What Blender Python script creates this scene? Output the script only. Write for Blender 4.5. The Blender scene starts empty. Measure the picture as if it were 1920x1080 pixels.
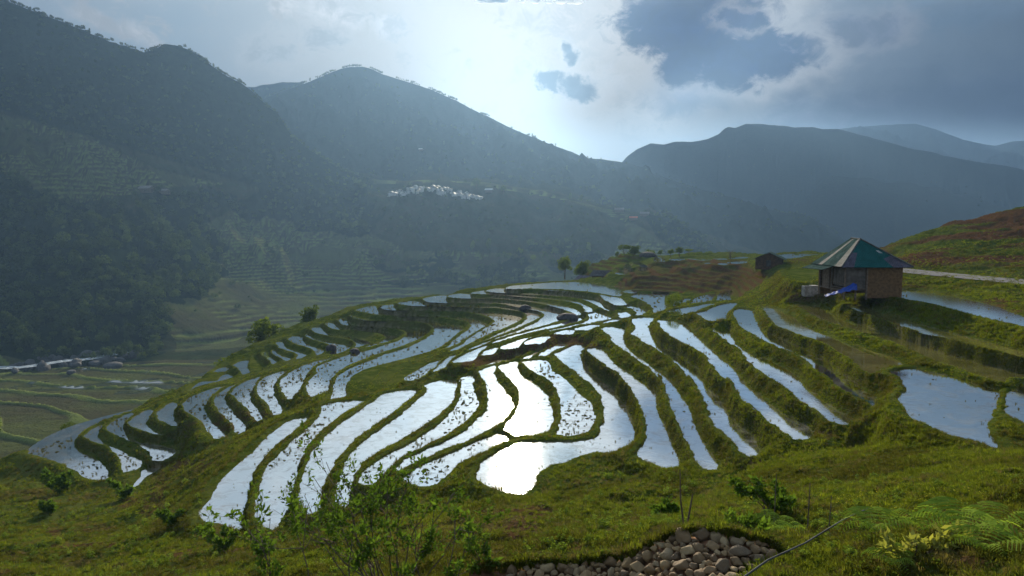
import bpy, bmesh, math, random
import numpy as np
from mathutils import Vector, Matrix
R = math.radians
SC = bpy.context.scene
COL = SC.collection

# ------------------------------------------------------------------ camera
FPX = 1280.0; PITCH = R(5.0)
cam_d = bpy.data.cameras.new("camera"); cam = bpy.data.objects.new("camera", cam_d); COL.objects.link(cam)
cam_d.sensor_width = 36; cam_d.lens = 24; cam_d.clip_start = 0.1; cam_d.clip_end = 60000
cam.location = (0, 0, 0); cam.rotation_euler = (R(90) - PITCH, 0, 0)
SC.camera = cam

# ------------------------------------------------------------------ world, sun, exposure
SUN_EL = 18.6; SUN_AZ = 0.3            # degrees, azimuth from +Y towards +X
world = bpy.data.worlds.new("World"); SC.world = world; world.use_nodes = True
wt = world.node_tree; wt.nodes.clear()
class NB:
    """small node-math helper"""
    def __init__(s, t): s.t = t
    def n(s, ty, **k):
        nd = s.t.nodes.new(ty)
        for a, b in k.items(): setattr(nd, a, b)
        return nd
    def link(s, a, b): s.t.links.new(a, b)
    def put(s, sock, v):
        if isinstance(v, (int, float)): sock.default_value = v
        elif isinstance(v, tuple): sock.default_value = v if len(v) == len(sock.default_value) else v + (1,)
        else: s.link(v, sock)
    def m(s, op, a, b=None, c=None, clamp=False):
        nd = s.n('ShaderNodeMath', operation=op, use_clamp=clamp)
        s.put(nd.inputs[0], a)
        if b is not None: s.put(nd.inputs[1], b)
        if c is not None: s.put(nd.inputs[2], c)
        return nd.outputs[0]
    def mix(s, f, a, b, blend='MIX'):
        nd = s.n('ShaderNodeMix', data_type='RGBA', blend_type=blend)
        s.put(nd.inputs[0], f); s.put(nd.inputs[6], a); s.put(nd.inputs[7], b)
        return nd.outputs[2]
    def ramp(s, f, stops, interp='LINEAR'):
        nd = s.n('ShaderNodeValToRGB'); cr = nd.color_ramp; cr.interpolation = interp
        while len(cr.elements) > 1: cr.elements.remove(cr.elements[-1])
        for i, (p, c) in enumerate(stops):
            e = cr.elements[0] if i == 0 else cr.elements.new(p)
            e.position = p; e.color = c if len(c) == 4 else tuple(c) + (1,)
        s.put(nd.inputs[0], f); return nd.outputs[0]
    def sm(s, x, a, b):
        nd = s.n('ShaderNodeMapRange', interpolation_type='SMOOTHSTEP'); s.put(nd.inputs[0], x)
        nd.inputs[1].default_value = a; nd.inputs[2].default_value = b; nd.inputs[3].default_value = 0; nd.inputs[4].default_value = 1
        return nd.outputs[0]
    def noise(s, vec, scale, detail=4, rough=.55, dist=0, out=0, **k):
        nd = s.n('ShaderNodeTexNoise', **k); s.put(nd.inputs['Vector'], vec) if vec is not None else None
        nd.inputs['Scale'].default_value = scale; nd.inputs['Detail'].default_value = detail
        nd.inputs['Roughness'].default_value = rough; nd.inputs['Distortion'].default_value = dist
        return nd.outputs[out]
def pxdir(u, v):
    x = (u - 960) / FPX; t = (540 - v) / FPX; c, s_ = math.cos(PITCH), math.sin(PITCH)
    return x, c + t * s_, -s_ + t * c
def pxang(u, v):
    x, y, z = pxdir(u, v)
    return math.degrees(math.atan2(x, y)), math.degrees(math.atan2(z, math.hypot(x, y)))
def build_sky():
    w = NB(wt)
    sky = w.n('ShaderNodeTexSky', sky_type='NISHITA', sun_disc=False)
    sky.sun_elevation = R(SUN_EL); sky.sun_rotation = R(SUN_AZ); sky.air_density = 1.0; sky.dust_density = 2.0; sky.ozone_density = 2.0
    g = w.n('ShaderNodeTexCoord').outputs['Generated']
    sp = w.n('ShaderNodeSeparateXYZ'); w.link(g, sp.inputs[0])
    az = w.m('MULTIPLY', w.m('ARCTAN2', sp.outputs[0], sp.outputs[1]), 57.2958)
    hor = w.m('SQRT', w.m('ADD', w.m('MULTIPLY', sp.outputs[0], sp.outputs[0]), w.m('MULTIPLY', sp.outputs[1], sp.outputs[1])))
    el = w.m('MULTIPLY', w.m('ARCTAN2', sp.outputs[2], hor), 57.2958)
    cb = w.n('ShaderNodeCombineXYZ'); w.put(cb.inputs[0], az); w.put(cb.inputs[1], w.m('MULTIPLY', el, 1.25)); cb.inputs[2].default_value = 0
    P = cb.outputs[0]
    n1 = w.noise(P, .16, 6, .58); n2 = w.noise(P, .50, 9, .68, .6)
    n3 = w.n('ShaderNodeTexNoise'); w.put(n3.inputs['Vector'], P); n3.inputs['Scale'].default_value = .22; n3.inputs['Detail'].default_value = 6; n3.inputs['Roughness'].default_value = .62
    sv = w.n('ShaderNodeSeparateXYZ'); w.link(n3.outputs['Color'], sv.inputs[0])
    wa = w.m('ADD', az, w.m('MULTIPLY', w.m('SUBTRACT', sv.outputs[0], .5), 5.0))
    we = w.m('ADD', el, w.m('MULTIPLY', w.m('SUBTRACT', sv.outputs[1], .5), 4.0))
    def blob(u, v, ru, rv, tilt=0, warp=True):
        a0, e0 = pxang(u, v); ra, re = ru / FPX * 57.3, rv / FPX * 57.3
        A, E = (wa, we) if warp else (az, el)
        da = w.m('SUBTRACT', A, a0); de = w.m('SUBTRACT', E, e0); c, s_ = math.cos(tilt), math.sin(tilt)
        p = w.m('DIVIDE', w.m('ADD', w.m('MULTIPLY', da, c), w.m('MULTIPLY', de, s_)), ra)
        q = w.m('DIVIDE', w.m('SUBTRACT', w.m('MULTIPLY', de, c), w.m('MULTIPLY', da, s_)), re)
        return w.m('SQRT', w.m('ADD', w.m('MULTIPLY', p, p), w.m('MULTIPLY', q, q)))   # 1 on the rim
    # distance to the sun, degrees
    ds = blob(945, -30, 22.34, 22.34, 0, False)
    # veil of thin bright cloud: brightest round the sun, blue-grey to the right, pale blue to the left
    veil = w.ramp(w.m('DIVIDE', ds, 50, clamp=True), [(0, (1.1, .98, .82)), (.03, (.50, .45, .38)), (.14, (.46, .435, .39)), (.30, (.46, .50, .51)), (.50, (.32, .42, .50)), (.8, (.30, .38, .46)), (1, (.26, .33, .42))])
    dark = w.ramp(w.m('DIVIDE', w.m('ADD', az, 5), 45, clamp=True), [(0, (1, 1, 1)), (.22, (.92, .90, .90)), (.42, (.50, .48, .50)), (.62, (.18, .18, .25)), (.85, (.06, .075, .12)), (1, (.04, .06, .10))])
    base = w.mix(1.0, veil, dark, 'MULTIPLY')
    skyc = w.mix(1.0, sky.outputs[0], (.1, .1, .1), 'MULTIPLY')
    c = w.mix(.92, skyc, base)
    # broken bright cloud
    wis = w.m('MULTIPLY', w.sm(n2, .50, .68), w.sm(n1, .42, .60))
    c = w.mix(w.m('MULTIPLY', wis, w.m('SUBTRACT', 1.0, w.sm(az, 14, 30))), c, w.mix(.5, base, (.72, .67, .60)))
    def cloud(c, blobs, edge, col, lit=None, op=1.0, soft=.35):
        soft = min(.7, soft * 1.1)
        d = None
        for b in blobs:
            x = blob(*b); d = x if d is None else w.m('MINIMUM', d, x)
        d = w.m('ADD', d, w.m('MULTIPLY', w.m('SUBTRACT', n2, .5), edge * 2.2))
        if lit is not None:
            rim = w.m('MULTIPLY', w.m('SUBTRACT', 1.0, w.sm(d, .9, 1.7)), w.m('ADD', .15, n1))
            c = w.mix(w.m('MULTIPLY', rim, .75 * op), c, lit)
        tex = w.mix(w.sm(n2, .38, .66), tuple(x * .72 for x in col) + (1,), tuple(x * 1.35 for x in col) + (1,))
        return w.mix(w.m('MULTIPLY', w.m('SUBTRACT', 1.0, w.sm(d, 1 - soft, 1.05)), op), c, tex)
    # bright broken mass between the sun and the dark cloud
    c = cloud(c, [(1120, 60, 130, 70, 0), (1000, 40, 70, 28, 0), (1220, 220, 110, 60, -.5)], 1.6, (.62, .57, .51), None, .55, .6)
    # soft mauve bank low on the right
    c = cloud(c, [(1560, 215, 190, 40, 0)], .7, (.10, .10, .17), None, .55, .8)
    c = cloud(c, [(1850, 200, 330, 90, 0)], .6, (.03, .04, .08), None, .75, .9)
    c = cloud(c, [(1760, 20, 220, 45, 0)], .8, (.06, .10, .17), None, .6, .9)
    # shaded shaft below the big cloud
    c = cloud(c, [(1290, 160, 110, 75, .25)], .6, (.05, .10, .24), None, .6, .9)
    # the big blue-grey cloud
    c = cloud(c, [(1300, 30, 150, 75, 0), (1400, 110, 120, 50, 0), (1300, 95, 90, 55, .3)], .55, (.004, .022, .11), (.80, .77, .74), .95, .28)
    # small clouds
    c = cloud(c, [(1088, 158, 58, 24, 0), (1025, 152, 26, 14, 0), (1063, 103, 22, 22, 0)], .75, (.12, .15, .19), (.80, .79, .78), .9, .45)
    c = cloud(c, [(1400, 35, 42, 20, 0), (1370, 28, 20, 22, 0)], .8, (.05, .07, .17), (.55, .53, .54), .95, .4)
    c = cloud(c, [(1590, 60, 48, 30, 0), (1648, 62, 40, 26, 0)], .9, (.10, .10, .15), (.30, .28, .30), .9, .5)
    c = cloud(c, [(620, 25, 100, 26, 0), (720, 50, 45, 26, 0), (540, 10, 40, 18, 0)], 1.4, (.74, .74, .73), None, .8, .7)
    c = cloud(c, [(520, 90, 50, 28, 0), (600, 70, 60, 22, 0)], 1.2, (.48, .54, .58), (.70, .72, .72), .6, .7)
    c = cloud(c, [(210, 45, 90, 16, -.3), (270, 65, 60, 14, -.4)], 1.0, (.66, .66, .66), None, .6, .8)
    # below the horizon: dim ground tone
    c = w.mix(w.m('SUBTRACT', 1.0, w.sm(el, -6, -1)), c, (.10, .11, .10))
    # higher up the cloud is thin and bright again
    c = w.mix(w.m('MULTIPLY', w.sm(w.m('DIVIDE', sp.outputs[2], w.m('MAXIMUM', sp.outputs[1], .05)), .29, .42), w.m('ADD', .62, w.m('MULTIPLY', n1, .5)), clamp=True), c, w.mix(w.sm(n1, .4, .62), (.40, .46, .52, 1), (.68, .68, .66, 1)))
    # overhead and behind, out of view: sky brightened to add ambient light
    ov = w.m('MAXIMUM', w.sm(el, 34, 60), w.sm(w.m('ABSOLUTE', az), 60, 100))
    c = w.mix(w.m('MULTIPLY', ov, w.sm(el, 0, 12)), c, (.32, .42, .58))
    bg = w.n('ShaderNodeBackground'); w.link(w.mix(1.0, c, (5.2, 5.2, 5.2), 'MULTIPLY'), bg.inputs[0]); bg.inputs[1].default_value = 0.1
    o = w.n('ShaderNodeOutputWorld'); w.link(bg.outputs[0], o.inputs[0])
build_sky()
world.cycles.sampling_method = 'MANUAL'; world.cycles.sample_map_resolution = 512
sd = bpy.data.lights.new("sun", 'SUN'); sun = bpy.data.objects.new("sun", sd); COL.objects.link(sun)
sd.energy = 5.0; sd.angle = R(0.5); sd.color = (1.0, .88, .68)
sv_ = Vector((math.sin(R(SUN_AZ)) * math.cos(R(SUN_EL)), math.cos(R(SUN_AZ)) * math.cos(R(SUN_EL)), math.sin(R(SUN_EL))))
sun.rotation_euler = sv_.to_track_quat('Z', 'Y').to_euler(); sun.location = sv_ * 200
SC.view_settings.view_transform = 'Standard'; SC.view_settings.look = 'None'
SC.view_settings.exposure = 0.86; SC.view_settings.gamma = 1.0
SC.cycles.use_adaptive_sampling = True; SC.cycles.adaptive_threshold = 0.02
SC.cycles.max_bounces = 5; SC.cycles.diffuse_bounces = 2; SC.cycles.glossy_bounces = 3; SC.cycles.transmission_bounces = 3
SC.cycles.volume_bounces = 0; SC.cycles.transparent_max_bounces = 4; SC.cycles.caustics_reflective = False; SC.cycles.caustics_refractive = False
SC.cycles.use_denoising = True; SC.cycles.sample_clamp_indirect = 4

HAZE_D = 1.55e-4; HAZE_C = (.35, .60, .97); HAZE_G = .44      # the air between here and the far ranges
CLOUD_BLOCKERS = [(-2700, -640, 3, 300, 2400), (400, 640, 4, 170, 2400), (1330, 4600, 5, 300, 2500)]  # added cloud strips that block the sun over haze and ranges
# ------------------------------------------------------------------ helpers
def tag(o, label=None, cat=None, group=None, kind=None):
    if label: o['label'] = label
    if cat: o['category'] = cat
    if group: o['group'] = group
    if kind: o['kind'] = kind
    return o
def link(name, me, parent=None, mat=None):
    o = bpy.data.objects.new(name, me); COL.objects.link(o)
    if parent is not None: o.parent = parent
    if mat is not None and me is not None: me.materials.append(mat)
    return o
def empty(name, loc=(0, 0, 0), rz=0, label=None, cat=None, group=None):
    o = bpy.data.objects.new(name, None); COL.objects.link(o); o.location = loc; o.rotation_euler = (0, 0, rz); o.empty_display_size = .3
    return tag(o, label, cat, group)
def copy_tree(o, parent=None):
    kids = list(o.children); c = o.copy(); COL.objects.link(c)
    if parent is not None: c.parent = parent
    for k in kids: copy_tree(k, c)
    return c
def npmesh(name, V, Fq, smooth=False):
    """mesh from numpy verts (n,3) and faces (m,k)"""
    V = np.asarray(V, np.float32); Fq = np.asarray(Fq, np.int32); k = Fq.shape[1]
    me = bpy.data.meshes.new(name); me.vertices.add(len(V)); me.vertices.foreach_set('co', V.ravel())
    me.loops.add(Fq.size); me.loops.foreach_set('vertex_index', Fq.ravel())
    me.polygons.add(len(Fq)); me.polygons.foreach_set('loop_start', np.arange(0, Fq.size, k, dtype=np.int32))
    me.polygons.foreach_set('use_smooth', np.full(len(Fq), smooth))
    me.update(calc_edges=True); return me
def attr(me, name, a):
    at = me.attributes.new(name, 'FLOAT', 'POINT'); at.data.foreach_set('value', np.asarray(a, np.float32).ravel())
def _h(ix, iy, s):
    h = (ix.astype(np.int64) * 374761393 + iy.astype(np.int64) * 668265263 + s * 2147483647) & 0xffffffff
    h = ((h ^ (h >> 13)) * 1274126177) & 0xffffffff
    return ((h ^ (h >> 16)) & 0xffff) / 65535.0
def vnoise(x, y, s=0):
    ix = np.floor(x); iy = np.floor(y); fx = x - ix; fy = y - iy; fx = fx * fx * (3 - 2 * fx); fy = fy * fy * (3 - 2 * fy)
    a = _h(ix, iy, s); b = _h(ix + 1, iy, s); c = _h(ix, iy + 1, s); d = _h(ix + 1, iy + 1, s)
    return (a + (b - a) * fx) * (1 - fy) + (c + (d - c) * fx) * fy
def fbm(x, y, s=0, o=4):
    t = 0; a = .5; n = 0
    for i in range(o): t = t + a * vnoise(x, y, s + i * 17); n += a; a *= .5; x = x * 2.03 + 11.3; y = y * 2.03 + 4.7
    return t / n
def sst(x, a, b):
    t = np.clip((x - a) / (b - a), 0, 1); return t * t * (3 - 2 * t)
def rays(u, v):
    u = np.asarray(u, float); v = np.asarray(v, float); t = (540 - v) / FPX; c, s_ = math.cos(PITCH), math.sin(PITCH)
    return np.stack([(u - 960) / FPX + 0 * t, c + t * s_ + 0 * u, -s_ + t * c + 0 * u], -1)
def w_z(u, v, z):                      # the point at height z seen at (u, v)
    r = rays(u, v); return r * (z / r[..., 2])[..., None]
def w_y(u, v, y):                      # the point at distance y seen at (u, v)
    r = rays(u, v); return r * (y / r[..., 1])[..., None]
def proj(x, y, z):
    c, s_ = math.cos(PITCH), math.sin(PITCH); f = y * c - z * s_; up = y * s_ + z * c
    return 960 + FPX * x / f, 540 - FPX * up / f
def inpoly(px, py, poly):
    r = np.zeros(px.shape, bool); n = len(poly)
    for i in range(n):
        x0, y0 = poly[i]; x1, y1 = poly[(i + 1) % n]
        if y0 == y1: continue
        c = ((y0 <= py) != (y1 <= py)) & (px < (x1 - x0) * (py - y0) / (y1 - y0) + x0); r ^= c
    return r
def pdist(px, py, poly):
    d = np.full(px.shape, 1e9); n = len(poly)
    for i in range(n):
        ax, ay = poly[i]; bx, by = poly[(i + 1) % n]; ex, ey = bx - ax, by - ay; L = ex * ex + ey * ey + 1e-12
        t = np.clip(((px - ax) * ex + (py - ay) * ey) / L, 0, 1)
        d = np.minimum(d, (px - ax - t * ex) ** 2 + (py - ay - t * ey) ** 2)
    return np.sqrt(d)

# ------------------------------------------------------------------ materials
def mat(name):
    m = bpy.data.materials.new(name); m.use_nodes = True; t = m.node_tree; t.nodes.clear()
    n = NB(t); o = n.n('ShaderNodeOutputMaterial'); return m, n, o
def simple(name, col, rough=.8, var=.25, scale=6, bump=.0, bscale=20, trans=0, metal=0, obj=True, spec=.3):
    m, n, o = mat(name); b = n.n('ShaderNodeBsdfPrincipled'); tc = n.n('ShaderNodeTexCoord').outputs['Object']
    f = n.noise(tc, scale, 4, .6)
    dk = tuple(c * (1 - var) for c in col); lt = tuple(min(1, c * (1 + var)) for c in col)
    c = n.mix(n.sm(f, .3, .7), dk + (1,), lt + (1,)); n.link(c, b.inputs['Base Color']); b.inputs['Roughness'].default_value = rough
    b.inputs['Metallic'].default_value = metal; b.inputs['Specular IOR Level'].default_value = spec
    if bump:
        bn = n.n('ShaderNodeBump'); bn.inputs['Strength'].default_value = bump; n.link(n.noise(tc, bscale, 5, .6), bn.inputs['Height']); n.link(bn.outputs[0], b.inputs['Normal'])
    if trans:
        tr = n.n('ShaderNodeBsdfTranslucent'); n.link(n.mix(1.0, c, (1.3, 1.35, .6), 'MULTIPLY'), tr.inputs[0])
        mx = n.n('ShaderNodeMixShader'); mx.inputs[0].default_value = trans; n.link(b.outputs[0], mx.inputs[1]); n.link(tr.outputs[0], mx.inputs[2]); n.link(mx.outputs[0], o.inputs[0])
    else: n.link(b.outputs[0], o.inputs[0])
    return m

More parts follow.
